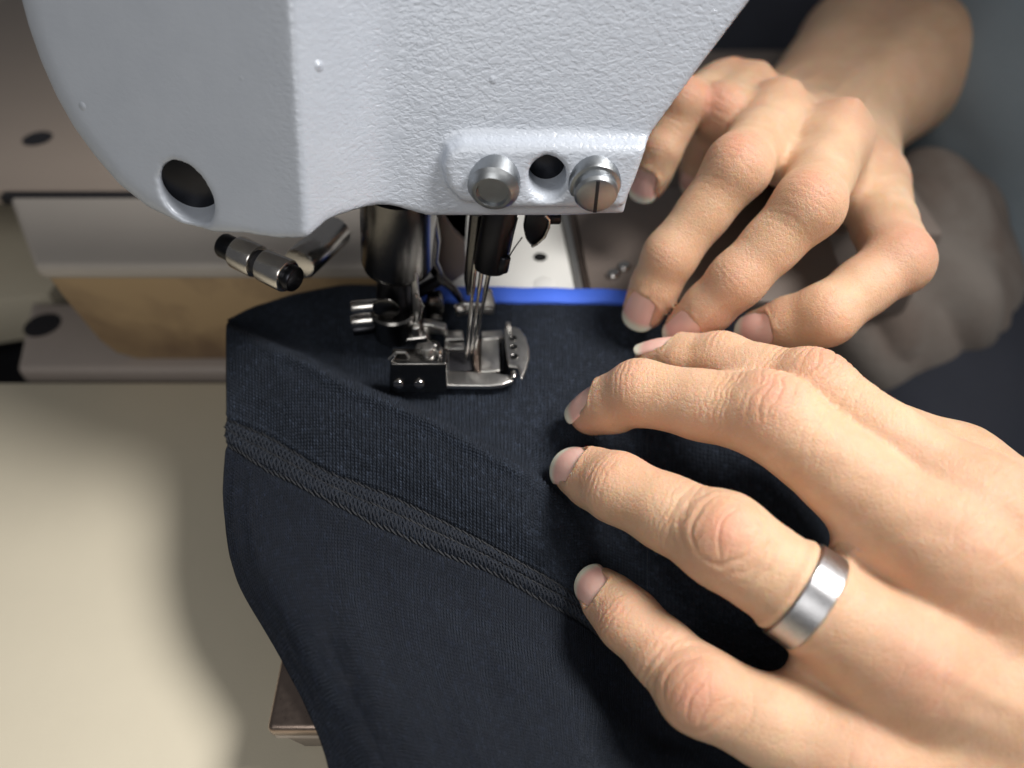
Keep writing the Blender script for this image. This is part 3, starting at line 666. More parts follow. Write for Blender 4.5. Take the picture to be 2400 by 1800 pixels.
# ------------------------------------------------------------------ finger ring
def band_ring(name, c, axis, r_in, r_out, wid, mat, squash=1.0, up=None, **kw):
    mb = MB(); x, y, z = mb._frame(axis, up); c = Vector(c); n = 96; e = .035
    prof = [(-wid / 2 + e, r_out), (wid / 2 - e, r_out), (wid / 2, r_out - e), (wid / 2, r_in + e), (wid / 2 - e, r_in), (-wid / 2 + e, r_in), (-wid / 2, r_in + e), (-wid / 2, r_out - e)]
    R = [[mb.bm.verts.new(c + z * h + (x * math.cos(2 * math.pi * i / n) + y * squash * math.sin(2 * math.pi * i / n)) * r) for i in range(n)] for h, r in prof]
    for k in range(len(R)):
        A, B = R[k], R[(k + 1) % len(R)]
        for i in range(n): mb.bm.faces.new((A[i], A[(i + 1) % n], B[(i + 1) % n], B[i]))
    return mb.build(name, mat, None, 25, **kw)
rf = nearF[2]; rc = lerp(rf['P'][2], rf['P'][3], .455)
band_ring('finger_ring', rc - rf['dors'] * .05, rf['P'][3] - rf['P'][2], .925, 1.01, .56, M['ring_steel'], label='plain brushed steel band worn on the ring finger', category='ring')

# ------------------------------------------------------------------ table
TZ = -4.2
yA = atz(300, 896, TZ)[1]; yB = atz(30, 700, TZ)[1]
table = empty('table', (0, 0, TZ), kind='structure')
mb = MB(); mb.poly_prism([(-60, -40, TZ), (4.0, -40, TZ), (4.0, yA, TZ), (-60, yA, TZ)], (0, 0, -2), .08); mb.build('table_top', M['table'], table)
xr = atz(75, 690, TZ)[0]
arc = [(-60, yB - 1.2), (-22, yB - .9), (-19.5, yB - .25), (-17.8, yB + .12), (xr + .6, yB + .25), (xr + .6, 60), (-60, 60)]
mb = MB(); mb.poly_prism([(p[0], p[1], TZ) for p in arc], (0, 0, -2), .06); mb.build('table_top', M['table'], table)
mb = MB(); mb.box((-30, 10, TZ - 4), (70, 60, .4), .02); mb.build('cutout_shade', M['dark'], table)  # near-black sheet below the table, stands in for the shade in the cutout

# ------------------------------------------------------------------ sewing machine
machine = empty('sewing_machine', (-2, 8, TZ), label='grey industrial coverstitch sewing machine with the needles over the navy cloth', category='sewing machine')
# --- head casting as one implicit solid
Y0, Y1 = -0.55, 0.95
pe0, pe1 = aty(684, 0, Y0 + 1.6), aty(714, 562, Y0); pf0, pf1 = aty(900, 0, Y1 + 1.6), aty(892, 505, Y1)
def xe(z): return pe0[0] + (pe1[0] - pe0[0]) * (z - pe0[2]) / (pe1[2] - pe0[2])
def xf(z): return pf0[0] + (pf1[0] - pf0[0]) * (z - pf0[2]) / (pf1[2] - pf0[2])
TILT = .36
def yfront(x, z):
    a = Y0 + .36 * (xe(z) - x)                                  # left face, falling back to the left
    s = Y0 + (x - xe(z)) * (Y1 - Y0) / (xf(z) - xe(z))          # sloping step
    y = smin(smax(a, s, .10), np.float64(Y1) + 0 * x, .45)
    y = np.where(x < xe(z) - .3, smax(a, s, .10), y)
    return y + TILT * (z - 4.4)
def on_front(px, py):
    y = .4
    for _ in range(30):
        p = aty(px, py, y); y = .5 * y + .5 * float(yfront(np.array(p[0]), np.array(p[2])))
    return aty(px, py, y)
outl = [(712, 566), (650, 566), (580, 557), (500, 560), (420, 545), (340, 512), (264, 458), (205, 390), (152, 318), (108, 240), (70, 155), (40, 70), (5, -60), (-50, -280), (1990, -280), (1765, 0), (1640, 165), (1508, 345), (1480, 430), (1464, 507), (1300, 512), (1000, 512), (800, 510), (768, 522), (742, 545)]
poly = [on_front(*q)[[0, 2]] for q in outl]
hh = .065
HF = Field((-11.2, -1.3, 3.4), (9.0, 6.4, 12.0), hh)
x2 = HF.ax[0][:, None].astype(float); z2 = HF.ax[2][None, :].astype(float)
def poly_sdf(px_, pz_, P):
    d = np.full(np.broadcast(px_, pz_).shape, 1e9); sgn = np.ones_like(d); n = len(P)
    for i in range(n):
        a, b = P[i], P[i - 1]; e = b - a; wx, wz = px_ - a[0], pz_ - a[1]
        t = np.clip((wx * e[0] + wz * e[1]) / (e @ e), 0, 1); d = np.minimum(d, (wx - e[0] * t) ** 2 + (wz - e[1] * t) ** 2)
        c1 = pz_ >= a[1]; c2 = pz_ < b[1]; c3 = e[0] * wz > e[1] * wx
        sgn = np.where((c1 & c2 & c3) | (~c1 & ~c2 & ~c3), -sgn, sgn)
    return sgn * np.sqrt(d)
P2 = poly_sdf(x2 + 0 * z2, z2 + 0 * x2, poly)
yf2 = yfront(x2 + 0 * z2, z2 + 0 * x2)
yy = HF.ax[1][None, :, None]
rnd = .16 + .60 * np.clip((-5.2 - x2) / 3.5, 0, 1)               # rounder towards the left shoulder
P3 = P2[:, None, :]; Yd = (yf2[:, None, :] - yy) * .92; K = (rnd + 0 * z2)[:, None, :]
Dh = smax(P3, Yd, K); Dh = smax(Dh, yy - 3.9 - .36 * (HF.ax[2][None, None, :] - 4.4), .2)
# raised pad with the screws
padp = [(1046, 445), (1034, 395), (1046, 356), (1078, 338), (1300, 338), (1520, 345), (1490, 430), (1462, 492), (1330, 494), (1200, 494), (1080, 480)]
def on_pad(px, py):
    y = .6
    for _ in range(30): p = aty(px, py, y); y = .5 * y + .5 * (.60 + TILT * (p[2] - 4.4))
    return aty(px, py, y)
padw = [on_pad(a_, b_)[[0, 2]] for a_, b_ in padp]
zz_ = HF.ax[2][None, None, :]
PD = poly_sdf(x2 + 0 * z2, z2 + 0 * x2, padw)[:, None, :]
pad = smax(PD, (.60 + TILT * (zz_ - 4.4) - yy) * .94, .20); pad = np.maximum(pad, yy - 2.6)
Dh = smin(Dh, pad, .16)
xx = HF.ax[0][:, None, None]; zz = HF.ax[2][None, None, :]
def hole(D, c, r, depth, ax=(0, 1, 0), cham=.08):
    ax = nrm(ax); t = (xx - c[0]) * ax[0] + (yy - c[1]) * ax[1] + (zz - c[2]) * ax[2]
    q = np.sqrt(np.maximum((xx - c[0]) ** 2 + (yy - c[1]) ** 2 + (zz - c[2]) ** 2 - t * t, 0))
    cy = np.maximum(np.maximum(q - r, t - depth), -t - 1.5)
    cone = np.maximum((q - r - cham + np.maximum(t + .06, 0) * .8), -t - 1.5) * .75
    return smax(D, -np.minimum(cy, np.maximum(cone, t - .25)), .09)
ch = on_front(437, 461); Dh = hole(Dh, ch, .60, 2.2, (0, 1, .12), .015)
cp = on_pad(1283, 418); Dh = hole(Dh, cp, .40, 1.2, (0, 1, 0), .05)
Vh, Qh = surface_nets(np.ascontiguousarray(Dh.astype(np.float32)), HF.lo, hh); Vh = smooth_mesh(Vh, Qh, 2, .5)
head = link_mesh('head_casting', mesh_quads('head_casting', Vh, Qh), M['head'], machine)
# black discs set into the two bores, standing in for the shade inside
for c_, r_ in ((ch + np.array([0, .42, .05]), .62), (cp + np.array([0, .62, 0]), .42)):
    mb = MB(); mb.cyl(c_, c_ + np.array([0, .3, 0]), r_, .02); mb.build('bore_shade', M['black_steel'], machine)
# round-headed stud and slotted screw on the pad
c_ = on_pad(1158, 432)
mb = MB(); ax_ = nrm((-.12, -1, -.12)); mb.lathe(c_, ax_, [(-.3, .55), (.06, .56), (.14, .55), (.20, .50), (.28, .44), (.31, .40), (.31, .34), (.22, .31), (.22, 0)], 48); mb.build('stud_screw', M['screw_steel'], machine, 30)
c_ = on_pad(1394, 434); ax_ = nrm((.02, -1, -.08))
mb = MB(); mb.lathe(c_, ax_, [(-.3, .56), (.02, .56), (.08, .53), (.10, .46), (.30, .46), (.37, .41), (.40, .33), (.40, 0)], 48)
sl = mb.build('slotted_screw', M['screw_steel'], machine, 30)
e_ = c_ + ax_ * .40; up_ = nrm(np.array([0, 0, 1.]) - ax_ * ax_[2]); rt_ = np.cross(up_, ax_)
R_ = Matrix((rt_, up_, ax_)).transposed()
mb = MB(); mb.box(e_ - ax_ * .02, (.075, .80, .06), .004, R_); mb.build('slot', M['dark'], sl)

# --- bed behind: cover plates, glued wall, flange
yW = atz(300, 622, 0)[1]; xL = atz(80, 620, 0)[0]
q1 = atz(18, 458, 0); q2 = atz(560, 458, 0)
mb = MB(); mb.poly_prism([(xL, yW, 0), (-1.2, yW, 0), (-1.2, q1[1], 0), (q1[0], q1[1], 0)], (0, 0, -.6), .22, 5); mb.build('bed_cover_plate', M['bed_paint'], machine)
q3 = atz(8, 444, 0)
mb = MB(); mb.poly_prism([(q3[0] - 8, q3[1], 0), (-1.2, q3[1], 0), (-1.2, 32, 0), (q3[0] - 8, 32, 0)], (0, 0, -.6), .06, 3)
rearp = mb.build('bed_rear_plate', M['bed_rear'], machine)
mb = MB(); mb.poly_prism([(xL + .9, q1[1] - .3, -.62), (-1.2, q1[1] - .3, -.62), (-1.2, 30, -.62), (xL + .9, 30, -.62)], (0, 0, -3.0), .02); mb.build('bed_core', M['dark'], machine)
mb = MB(); mb.poly_prism([(q3[0], q1[1] + .002, -.07), (-1.3, q1[1] + .002, -.07), (-1.3, q3[1] - .002, -.07), (q3[0], q3[1] - .002, -.07)], (0, 0, -.3), .01); mb.build('gap_shade', M['dark'], machine)  # thin dark strip between the plates, painted in place of the gap's shade
hc = atz(88, 325, 0)
mb = MB(); mb.lathe((hc[0], hc[1], .012), (0, 0, -1), [(0, .52), (.005, .46), (.009, .40), (.009, 0)], 40); mb.build('oil_hole', M['dark'], rearp)
zb = aty(300, 845, yW)[2]
mb = MB(); w0 = xL + .05
prof = [(w0, -.12), (w0 + .12, -.4), (w0 + .3, -1.6), (w0 + .62, zb + .9), (w0 + .95, zb + .3), (w0 + 1.6, zb), (-.5, zb), (-.5, -.12)]
mb.poly_prism([(a_, yW + .06, b_) for a_, b_ in prof], (0, 4, 0), .06, 3); mb.build('bed_side_wall', M['glue_wall'], machine)
yf_ = atz(300, 866, zb)[1]; zt = TZ - .6
q4 = atz(40, 860, zb)[0]; q5 = atz(72, 700, zb)
mb = MB(); mb.poly_prism([(q4, yf_, zb), (-.5, yf_, zb), (-.5, yW + 3, zb), (q5[0] + .5, yW + 3, zb), (q5[0], q5[1], zb)], (0, 0, zt - zb), .22, 5); fl = mb.build('base_flange', M['flange'], machine)
c_ = atz(100, 762, zb)
mb = MB(); mb.lathe((c_[0], c_[1], zb + .012), (0, 0, -1), [(0, .62), (.005, .56), (.009, .5), (.009, 0)], 40); mb.build('bolt_hole', M['dark'], fl)

# --- bed arm that carries the cloth, needle plate, rails
ba = atz(622, 1712, -1.75)
mb = MB(); mb.poly_prism([(ba[0], ba[1], -1.75), (-.6, ba[1], -1.75), (-.6, -3.2, -1.75), (ba[0] - .05, -3.2, -1.75)], (0, 0, -.42), .13, 4); mb.build('bed_arm_plate', M['bronze'], machine)
mb = MB(); mb.poly_prism([(ba[0] + .06, ba[1] + .05, -2.2), (-.7, ba[1] + .05, -2.2), (-.7, 2.0, -2.2), (ba[0] + .06, 2.0, -2.2)], (0, 0, -.22), .04); mb.build('bed_arm_lip', M['flange'], machine)
mb = MB(); mb.poly_prism([(ba[0] + .18, ba[1] + .10, -2.44), (-.8, ba[1] + .10, -2.44), (-.8, 2.0, -2.44), (ba[0] + .18, 2.0, -2.44)], (0, .35, TZ + 2.46), .05); mb.build('bed_arm', M['bed_brown'], machine)
mb = MB(); mb.box((-2.2, 1.5, -1.05), (6.0, 2.6, 1.6), .12); mb.build('bed_block', M['dark_steel'], machine)
def zpoly(px, z): return [tuple(atz(a_, b_, z)) for a_, b_ in px]
mb = MB(); mb.poly_prism(zpoly([(930, 455), (1300, 455), (1352, 700), (960, 700)], .0), (0, 0, -.25), .03); npl = mb.build('needle_plate', M['plate_white'], machine)
for (a_, b_, r_) in ((1266, 603, .21),):
    p_ = atz(a_, b_, .0); mb = MB(); mb.lathe((p_[0], p_[1], .012), (0, 0, -1), [(0, r_), (.005, r_ * .9), (.009, r_ * .8), (.009, 0)], 32); mb.build('screw_hole', M['dark_steel'], npl)
p_ = atz(1275, 664, 0); mb = MB(); mb.lathe((p_[0], p_[1], 0), (0, 0, 1), [(0, .30), (.02, .29), (.035, .25), (.035, 0)], 32); mb.build('plate_screw', M['plate_white'], npl)
mb = MB(); mb.poly_prism(zpoly([(1306, 455), (1322, 455), (1372, 700), (1357, 700)], .05), (0, 0, -.3), .03); mb.build('slide_rail', M['foot_steel'], machine)
mb = MB(); mb.poly_prism(zpoly([(1324, 455), (1333, 455), (1385, 700), (1374, 700)], .02), (0, 0, -.3), .02); mb.build('slide_rail', M['bronze'], machine)
mb = MB(); mb.poly_prism(zpoly([(1337, 440), (1900, 440), (2000, 705), (1389, 705)], -.05), (0, 0, -.4), .04); sp = mb.build('slide_plate', M['bed_brown'], machine)
for (a_, b_) in ((1437, 648), (1462, 630)):
    p_ = atz(a_, b_, -.05); mb = MB(); mb.lathe(tuple(p_), (0, 0, 1), [(0, .2), (.12, .2), (.17, .15), (.17, 0)], 24); mb.build('plate_screw', M['steel'], sp)
mb = MB(); mb.box((3, 14, -2.2), (22, 14, 3.6), .2); mb.build('bed_body', M['bed_brown'], machine)

# --- thread wiper clamp under the left shoulder
a_ = atd(556, 590, 17.6); b_ = atd(676, 648, 17.2)
def pt(px, py, d): return atd(px, py, d)
axc = nrm(b_ - a_); Lc = np.linalg.norm(b_ - a_)
clamp = empty('pivot_clamp', a_); clamp.parent = machine; clamp.location = Vector(a_) * S - machine.location
mb = MB(); mb.cyl(a_, a_ + axc * Lc * .42, .40, .05, 40); mb.build('clamp_half', M['steel'], clamp)
mb = MB(); mb.cyl(a_ + axc * Lc * .42, a_ + axc * Lc * .53, .30, .01, 32); mb.build('clamp_slot', M['dark'], clamp)
mb = MB(); mb.cyl(a_ + axc * Lc * .53, b_, .40, .05, 40); mb.build('clamp_half', M['steel'], clamp)
mb = MB(); mb.cyl(b_ - axc * .02, b_ + axc * .22, .31, .06, 32); mb.build('clamp_bolt', M['black_steel'], clamp)
mb = MB(); mb.cyl(a_ - axc * .45, a_ + axc * .02, .30, .06, 32); mb.build('clamp_bolt', M['black_steel'], clamp)
mb = MB(); e1 = atd(700, 620, 18.2); e2 = atd(790, 540, 19.6); mb.cyl(e1, e2, .42, .08, 32); mb.build('pivot_arm', M['steel'], clamp)

# --- presser bar
pb_t = aty(934, 500, 2.0); pb_m = aty(931, 633, 2.0)
bar = MB(); d_ = nrm(pb_m - pb_t); Lb = np.linalg.norm(pb_m - pb_t)
bar.lathe(pb_t, d_, [(-.7, .90), (Lb - .35, .90), (Lb - .16, .84), (Lb - .03, .68), (Lb, .55)], 56); bush = bar.build('presser_bar_bushing', M['dark_steel'], machine)
pb_b = aty(926, 765, 1.7)
mb = MB(); mb.lathe(pb_m - d_ * .4, nrm(pb_b - pb_m), [(0, .50), (np.linalg.norm(pb_b - pb_m) + .36, .50), (np.linalg.norm(pb_b - pb_m) + .40, .46)], 48); mb.build('presser_bar', M['black_steel'], machine)
mb = MB(); p_ = aty(905, 722, 1.12); mb.lathe(p_, (0, -1, -.1), [(0, .34), (.03, .33), (.05, .29), (.05, 0)], 40); mb.build('bar_flat', M['dark_steel'], machine)

# --- presser foot
foot = empty('presser_foot', atz(1050, 860, .15)); foot.parent = machine; foot.location = Vector(atz(1050, 860, .15)) * S - machine.location
# split clamp round the bar
cc = aty(928, 752, 1.5)
mb = MB(); mb.lathe(cc + np.array([0, 0, -.42]), (0, 0, 1), [(0, .56), (.06, .62), (.80, .62), (.86, .57)], 48); mb.build('shank_collar', M['dark_steel'], foot)
for k in (0, 1):
    p_ = aty(850, 720 + k * 33, 1.35)
    mb = MB(); mb.cyl(p_ + np.array([.75, .12, 0]), p_ + np.array([-.30, -.03, 0]), .175, .06, 28); mb.build('clamp_lobe', M['steel'], foot)
p_ = aty(838, 772, 1.3); mb = MB(); mb.cyl(p_ + np.array([.5, .1, 0]), p_ + np.array([-.12, -.02, 0]), .17, .04, 24); mb.build('clamp_screw', M['black_steel'], foot)
# shank neck
mb = MB(); mb.poly_prism([aty(a_, b_, 1.15) for a_, b_ in ((905, 765), (985, 755), (1000, 790), (1010, 835), (930, 845), (900, 800))], (0, .5, 0), .08, 3); mb.build('shank_neck', M['dark_steel'], foot)
mb = MB(); mb.poly_prism([aty(a_, b_, 1.0) for a_, b_ in ((965, 770), (983, 768), (990, 815), (968, 818))], (0, .3, 0), .05, 3); mb.build('shank_rib', M['foot_steel'], foot)
mb = MB(); mb.poly_prism([aty(a_, b_, 1.25) for a_, b_ in ((962, 640), (978, 640), (988, 772), (970, 775))], (0, .12, 0), .04, 3); mb.build('lifter_strip', M['foot_steel'], foot)
mb = MB(); mb.poly_prism(zpoly([(1052, 812), (1108, 812), (1114, 868), (1050, 869)], .20), (0, 0, -.05), .01); mb.build('needle_slot_shade', M['dark'], foot)  # dark slab added under the opening so that it looks shaded
mb = MB(); mb.tube([aty(a_, b_, 1.2) for a_, b_ in ((972, 690), (984, 702), (990, 716), (984, 740), (978, 764))], .04, 10); mb.build('spring_wire', M['steel'], foot)
mb = MB(); mb.poly_prism([aty(a_, b_, 1.3) for a_, b_ in ((978, 758), (1010, 762), (1046, 772), (1050, 788), (1000, 782), (975, 778))], (0, .25, 0), .05, 3); mb.build('shank_lever', M['foot_steel'], foot)
mb = MB(); mb.poly_prism([aty(a_, b_, .95) for a_, b_ in ((925, 798), (1000, 790), (1012, 815), (1008, 838), (930, 842), (915, 825))], (0, .5, 0), .08, 4); mb.build('shank_base', M['steel'], foot)
mb = MB(); mb.ball(aty(1016, 812, .75), .17, (1, 1, .9)); mb.build('hinge_cap', M['dark_steel'], foot)
# front block with two screws
fb = atz(980, 923, .16); yb0 = fb[1]
blk = [aty(a_, b_, yb0) for a_, b_ in ((912, 923), (1047, 921), (1047, 853), (914, 853))]
mb = MB(); mb.poly_prism(blk, (0, .55, 0), .05, 3); bl = mb.build('hinge_block', M['dark_steel'], foot)
for px_ in (934, 983):
    p_ = aty(px_, 898, yb0); mb = MB(); mb.lathe(p_, (0, -1, 0), [(-.05, .135), (.03, .135), (.06, .12), (.085, .07), (.09, 0)], 28); so = mb.build('block_screw', M['steel'], foot)
    mb = MB(); mb.box(p_ + np.array([0, -.088, 0]), (.22, .02, .03), .003); mb.build('slot', M['dark'], so)
# hinge pin posts, spring wire
p_ = aty(1030, 850, yb0 + .35); mb = MB(); mb.cyl(p_, p_ + np.array([-.02, .08, .42]), .12, .04, 24); mb.build('hinge_post', M['steel'], foot)
p_ = aty(1004, 832, yb0 + .35); mb = MB(); mb.cyl(p_ + np.array([0, 0, -.2]), p_ + np.array([0, .05, .25]), .17, .05, 24); mb.build('hinge_post', M['foot_steel'], foot)
wire = [aty(a_, b_, yb0 + .12) for a_, b_ in ((925, 834), (917, 845), (925, 856), (950, 857), (985, 856), (1015, 855), (1026, 850), (1034, 838))]
mb = MB(); mb.tube(wire, .035, 10); mb.build('spring_wire', M['steel'], foot)
wire = [aty(a_, b_, yb0 + .25) for a_, b_ in ((912, 842), (930, 826), (950, 826), (958, 836), (950, 846), (925, 850))]
mb = MB(); mb.tube(wire, .04, 10); mb.build('spring_wire', M['foot_steel'], foot)
mb = MB(); mb.poly_prism([aty(a_, b_, yb0 + .6) for a_, b_ in ((962, 842), (1022, 838), (1010, 815), (975, 820))], (0, .25, 0), .04, 3); mb.build('hinge_lug', M['foot_steel'], foot)
# sole: frame round the needle slot
zt_ = .30
outer = [(1040, 907), (1150, 909), (1180, 905), (1204, 896), (1216, 884), (1216, 870)]
mb = MB(); mb.poly_prism(zpoly([(1042, 903), (1150, 904), (1178, 901), (1203, 892), (1206, 880), (1150, 872), (1048, 868)], zt_), (0, 0, -.14), .035, 3); mb.build('sole_front', M['foot_steel'], foot)
mb = MB(); mb.poly_prism(zpoly([(1128, 790), (1170, 792), (1172, 869), (1126, 871)], zt_ + .015), (0, 0, -.15), .03, 3); mb.build('sole_toe', M['foot_steel'], foot)
mb = MB(); mb.poly_prism(zpoly([(1105, 812), (1124, 790), (1124, 871), (1112, 866)], zt_ + .05), (0, 0, -.2), .03, 3); mb.build('needle_guard', M['bronze'], foot)
mb = MB(); mb.poly_prism(zpoly([(1040, 773), (1085, 773), (1087, 794), (1042, 796)], zt_ + .06), (0, 0, -.2), .04, 3); mb.build('sole_bar', M['foot_steel'], foot)
mb = MB(); mb.poly_prism(zpoly([(1128, 775), (1178, 772), (1182, 790), (1128, 795)], zt_ + .06), (0, 0, -.2), .04, 3); mb.build('sole_bar', M['foot_steel'], foot)
mb = MB(); mb.poly_prism(zpoly([(1042, 803), (1088, 803), (1088, 817), (1044, 818)], zt_ + .01), (0, 0, -.16), .03, 3); mb.build('sole_bar', M['foot_steel'], foot)
mb = MB(); mb.poly_prism(zpoly([(1042, 796), (1052, 796), (1050, 869), (1042, 869)], zt_ + .02), (0, 0, -.16), .025, 3); mb.build('sole_bar', M['foot_steel'], foot)
mb = MB(); mb.poly_prism(zpoly([(1174, 790), (1186, 786), (1188, 872), (1175, 870)], zt_ - .04), (0, 0, -.1), .02, 2); mb.build('sole_groove', M['black_steel'], foot)
# curved guide plate at the right with three holes
gp = [(1181, 768), (1200, 764), (1218, 769), (1232, 788), (1240, 815), (1240, 838), (1233, 862), (1222, 888), (1218, 872), (1212, 858), (1190, 855), (1184, 815)]
mb = MB(); mb.poly_prism(zpoly(gp, zt_ + .30), (.02, 0, -.11), .03, 3); gpl = mb.build('edge_guide', M['foot_steel'], foot)
for k in range(3):
    p_ = atz(1202.5 + k * 1.5, 793 + k * 21.5, zt_ + .30); mb = MB()
    mb.lathe((p_[0], p_[1], p_[2] + .004), (0, 0, 1), [(0, .10), (.012, .10), (.014, .085), (.004, .07), (.004, 0)], 24); mb.build('guide_hole', M['dark_steel'], gpl)
p_ = atz(1191, 765, zt_ + .3); mb = MB(); mb.cyl(p_ + np.array([0, 0, -.3]), p_ + np.array([0, 0, .12]), .075, .03, 20); mb.build('guide_pin', M['foot_steel'], foot)
p_ = atz(1204, 878, zt_ + .1); mb = MB(); mb.cyl(p_ + np.array([0, .12, .0]), p_ + np.array([0, -.10, -.05]), .075, .03, 20); mb.build('guide_pin', M['steel'], foot)
# small raised mark on the sole
p_ = atz(1142, 852, zt_ + .017); mb = MB()
for (dx, dy, w_, h_) in ((-.085, 0, .02, .16), (-.05, .07, .07, .02), (-.05, 0, .06, .02), (-.05, -.07, .07, .02), (.03, .07, .07, .02), (.03, 0, .07, .02), (.03, -.07, .07, .02), (.065, .035, .02, .07), (.065, -.035, .02, .07)):
    mb.box((p_[0] + dx, p_[1] + dy, p_[2]), (w_, h_, .014), .003)
mb.build('raised_mark', M['foot_steel'], foot)
# square post and spreader behind the foot
sq = aty(1018, 735, 1.9)
mb = MB(); mb.poly_prism([aty(a_, b_, 1.9) for a_, b_ in ((1000, 700), (1030, 697), (1042, 720), (1040, 758), (1000, 758), (996, 722))], (0, .35, 0), .06, 3); mb.build('shank_post', M['dark_steel'], foot)
mb = MB(); mb.box(aty(1021, 748, 1.86), (.36, .08, .10), .03); mb.build('post_nut', M['steel'], foot)
mb = MB(); mb.box(aty(1017, 702, 1.86), (.26, .10, .16), .04); mb.build('post_nut', M['bronze'], foot)

# --- needle bar, clamp and needles (leaning)
nb_t = aty(1180, 455, 1.5); nb_b = aty(1146, 640, 1.15); dnb = nrm(nb_b - nb_t)
nbar = empty('needle_bar', nb_t); nbar.parent = machine; nbar.location = Vector(nb_t) * S - machine.location
mb = MB(); mb.cyl(nb_t - dnb * 1.0, nb_b - dnb * .12, .40, .05, 40); mb.build('needle_clamp', M['black_steel'], nbar)
p_ = aty(1178, 626, .95); mb = MB(); mb.cyl(p_ - dnb * .3, p_ + dnb * .12, .15, .05, 24); mb.build('clamp_screw', M['black_steel'], nbar)
r1 = aty(1118, 500, 1.7); r2 = aty(1098, 690, 1.3); mb = MB(); mb.tube([r1, lerp(r1, r2, .45), lerp(r1, r2, .8), r2], [.17, .16, .15, .05], 20); mb.build('needle_shank', M['dark_steel'], nbar)
for k, (x0, x1, dy) in enumerate(((1108, 1091, 0), (1126, 1100, .16), (1144, 1109, .05))):
    a_ = aty(x0 + 6, 618, 1.12 + dy); b_ = atz(x1, 851 - k * 8, .22)
    mb = MB(); pts = [lerp(a_, b_, t) for t in (0, .25, .30, .85, .95, 1)]; mb.tube(pts, [.060, .058, .042, .040, .030, .008], 14); mb.build('needle', M['steel'], nbar)
# chain-off lever and spreader arm behind
mb = MB(); mb.tube([aty(a_, b_, 2.6) for a_, b_ in ((1000, 510), (1012, 560), (1010, 610), (1030, 650), (1060, 675), (1085, 710))], [.26, .24, .2, .14, .11, .09], 16); mb.build('spreader_arm', M['dark_steel'], machine)
mb = MB(); mb.poly_prism([aty(a_, b_, 3.4) for a_, b_ in ((1035, 500), (1060, 540), (1090, 570), (1094, 640), (1055, 668), (1010, 640), (1000, 560))], (0, .2, 0), .06, 3); mb.build('looper_guard', M['bed_brown'], machine)
mb = MB(); mb.poly_prism([aty(a_, b_, 2.0) for a_, b_ in ((1132, 676), (1152, 682), (1162, 715), (1158, 738), (1100, 738), (1070, 744), (1062, 722), (1085, 712), (1128, 714))], (0, .12, 0), .04, 3); spr = mb.build('spreader_hook', M['foot_steel'], machine)
mb = MB(); mb.box(aty(1140, 722, 1.97), (.36, .05, .07), .02); mb.build('hook_edge', M['steel'], spr)
mb = MB(); p_ = aty(1078, 722, 1.97); mb.lathe(p_, (0, -1, 0), [(0, .17), (.03, .17), (.05, .10), (.01, .07), (.01, 0)], 24); mb.build('hook_eye', M['steel'], spr)
mb = MB(); mb.tube([aty(a_, b_, 2.2) for a_, b_ in ((970, 690), (1000, 672), (1032, 655))], [.18, .17, .15], 16); mb.build('spreader_link', M['black_steel'], machine)
# thread guide drop
g_ = [(1232, 500), (1290, 505), (1288, 530), (1276, 558), (1255, 574), (1244, 578), (1232, 562), (1226, 535)]
mb = MB(); mb.poly_prism([aty(a_, b_, 1.6) for a_, b_ in g_], (0, .18, 0), .06, 4); mb.build('thread_guide', M['black_steel'], machine)
mb = MB(); mb.tube([aty(a_, b_, 1.55) for a_, b_ in ((1278, 505), (1287, 515), (1286, 533), (1276, 556), (1258, 572), (1246, 578))], .035, 10); mb.build('guide_wire', M['steel'], machine)
mb = MB(); mb.box(aty(1295, 512, 1.8), (.4, .2, .24), .05); mb.build('guide_block', M['black_steel'], machine)

# --- sewing threads
th = empty('sewing_thread', atz(1100, 850, .2), label='thin black threads running down from the guide to the needles', category='thread')
for pts in ([aty(1224, 556, 1.55), aty(1205, 582, 1.35), aty(1194, 600, 1.0)], [aty(1213, 510, 1.4), aty(1204, 545, 1.1), aty(1194, 590, .82)],
            [aty(1152, 628, 1.0), aty(1140, 690, .98), aty(1128, 745, .85), atz(1106, 842, .25)], [aty(1112, 640, .95), aty(1104, 720, .9), atz(1097, 846, .25)]):
    mb = MB(); mb.tube(pts, .018, 6); mb.build('strand', M['thread'], th)

# ------------------------------------------------------------------ blue seam tape along the far edge of the cloth
tp = [(985, 664, 702), (1040, 668, 703), (1100, 669, 704), (1200, 670, 705), (1300, 672, 706), (1400, 674, 707), (1490, 677, 710)]
V = []; nT = 80; xs = np.linspace(985, 1490, nT)
for z_ in (.33, .22):
    for x_ in xs:
        t_ = np.interp(x_, [q[0] for q in tp], [q[1] for q in tp]); b_ = np.interp(x_, [q[0] for q in tp], [q[2] for q in tp])
        for f in (0, .08, .5, .92, 1):
            p = atz(x_, t_ + (b_ - t_) * f, .33).copy(); p[2] = z_ - (.05 if f in (0, 1) and z_ > .3 else 0) + .012 * math.sin(x_ * .05) - .12 * max(0, (x_ - 1450) / 200); V.append(p)
n5 = nT * 5; Fq = []
for i in range(nT - 1):
    for k in range(4):
        a_ = i * 5 + k; Fq.append((a_, a_ + 1, a_ + 6, a_ + 5)); Fq.append((n5 + a_, n5 + a_ + 5, n5 + a_ + 6, n5 + a_ + 1))
    for k in (0, 4): a_ = i * 5 + k; Fq.append((a_, a_ + 5, n5 + a_ + 5, n5 + a_))
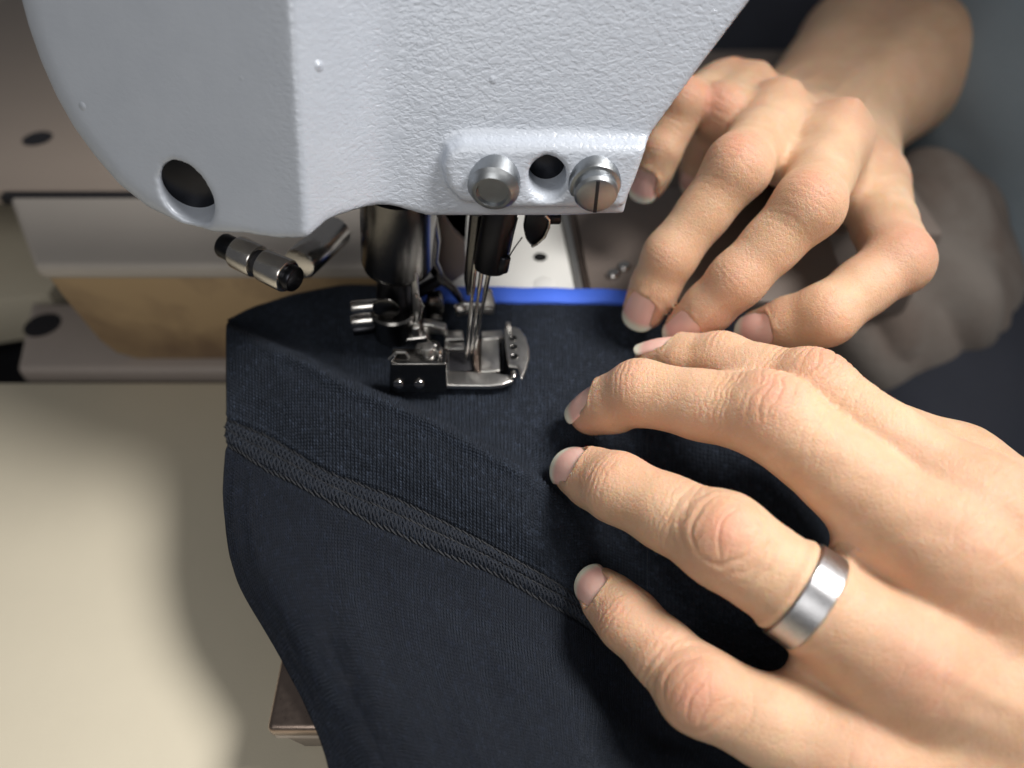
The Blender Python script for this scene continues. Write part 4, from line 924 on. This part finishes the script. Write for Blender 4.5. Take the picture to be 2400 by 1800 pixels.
link_mesh('seam_tape', mesh_np('seam_tape', V, Fq), M['tape'], None, True, label='bright blue tape along the far edge of the cloth', category='tape')

# ------------------------------------------------------------------ what is out of focus on the right: clothes, a crumpled cloth
def blob(name, prims, h, mat, parent=None, k=2.0, wrk=(0, 0, 1), **kw):
    pts = np.concatenate([np.array(p[0]) for p in prims]); R = max(max(p[1]) for p in prims) + 1.5
    Fb = Field(pts.min(0) - R, pts.max(0) + R, h); D = Fb.D
    for c, r in prims: chain_field(Fb, c, r, k, D, k, margin=k)
    Vb, Qb = surface_nets(D, Fb.lo, h); Vb = smooth_mesh(Vb, Qb, 2, .5); Nb = vnormals(Vb, Qb)
    Vb = Vb + Nb * (wrk[0] * wav(Vb, wrk[1], 31) + wrk[2] * np.abs(wav(Vb, wrk[1] * 1.8, 32)))[:, None]
    return link_mesh(name, mesh_quads(name, Vb, Qb), mat, parent, **kw)
blob('shirt', [([atd(2385, -250, 31), atd(2395, 200, 30.5), atd(2430, 700, 33)], [4.2, 4.3, 4.6])], .35, M['shirt'], person, 2, (.12, .3, .25), label='loose blue-grey shirt front')
blob('sleeve', [([atd(2350, -500, 54), atd(1900, -120, 55), atd(1600, 160, 60)], [9, 8, 7]), ([atd(2350, 100, 54), atd(2400, 700, 50)], [10, 11])], .7, M['sleeve'], person, 3, (.4, .22, .4), label='dark sleeve behind the forearm')
blob('trousers', [([atd(2700, 900, 40), atd(2150, 1000, 34), atd(1900, 800, 40)], [8, 6.5, 6]), ([atd(2500, 1500, 36), atd(2100, 1200, 32)], [7, 6])], .6, M['trousers'], person, 3, (.3, .3, .3), label='dark navy trousers')
blob('crumpled_cloth', [([atd(2060, 560, 30), atd(2180, 520, 30), atd(2290, 500, 31)], [1.6, 1.9, 1.2]), ([atd(2050, 720, 29), atd(2180, 700, 29.5), atd(2260, 640, 30)], [2.0, 2.2, 1.5]), ([atd(2040, 830, 29), atd(2220, 800, 30)], [1.5, 1.4])], .16, M['taupe'], None, 1.8, (.10, .30, .55),
     label='crumpled taupe cloth, out of focus beside the bent thumb', category='cloth')
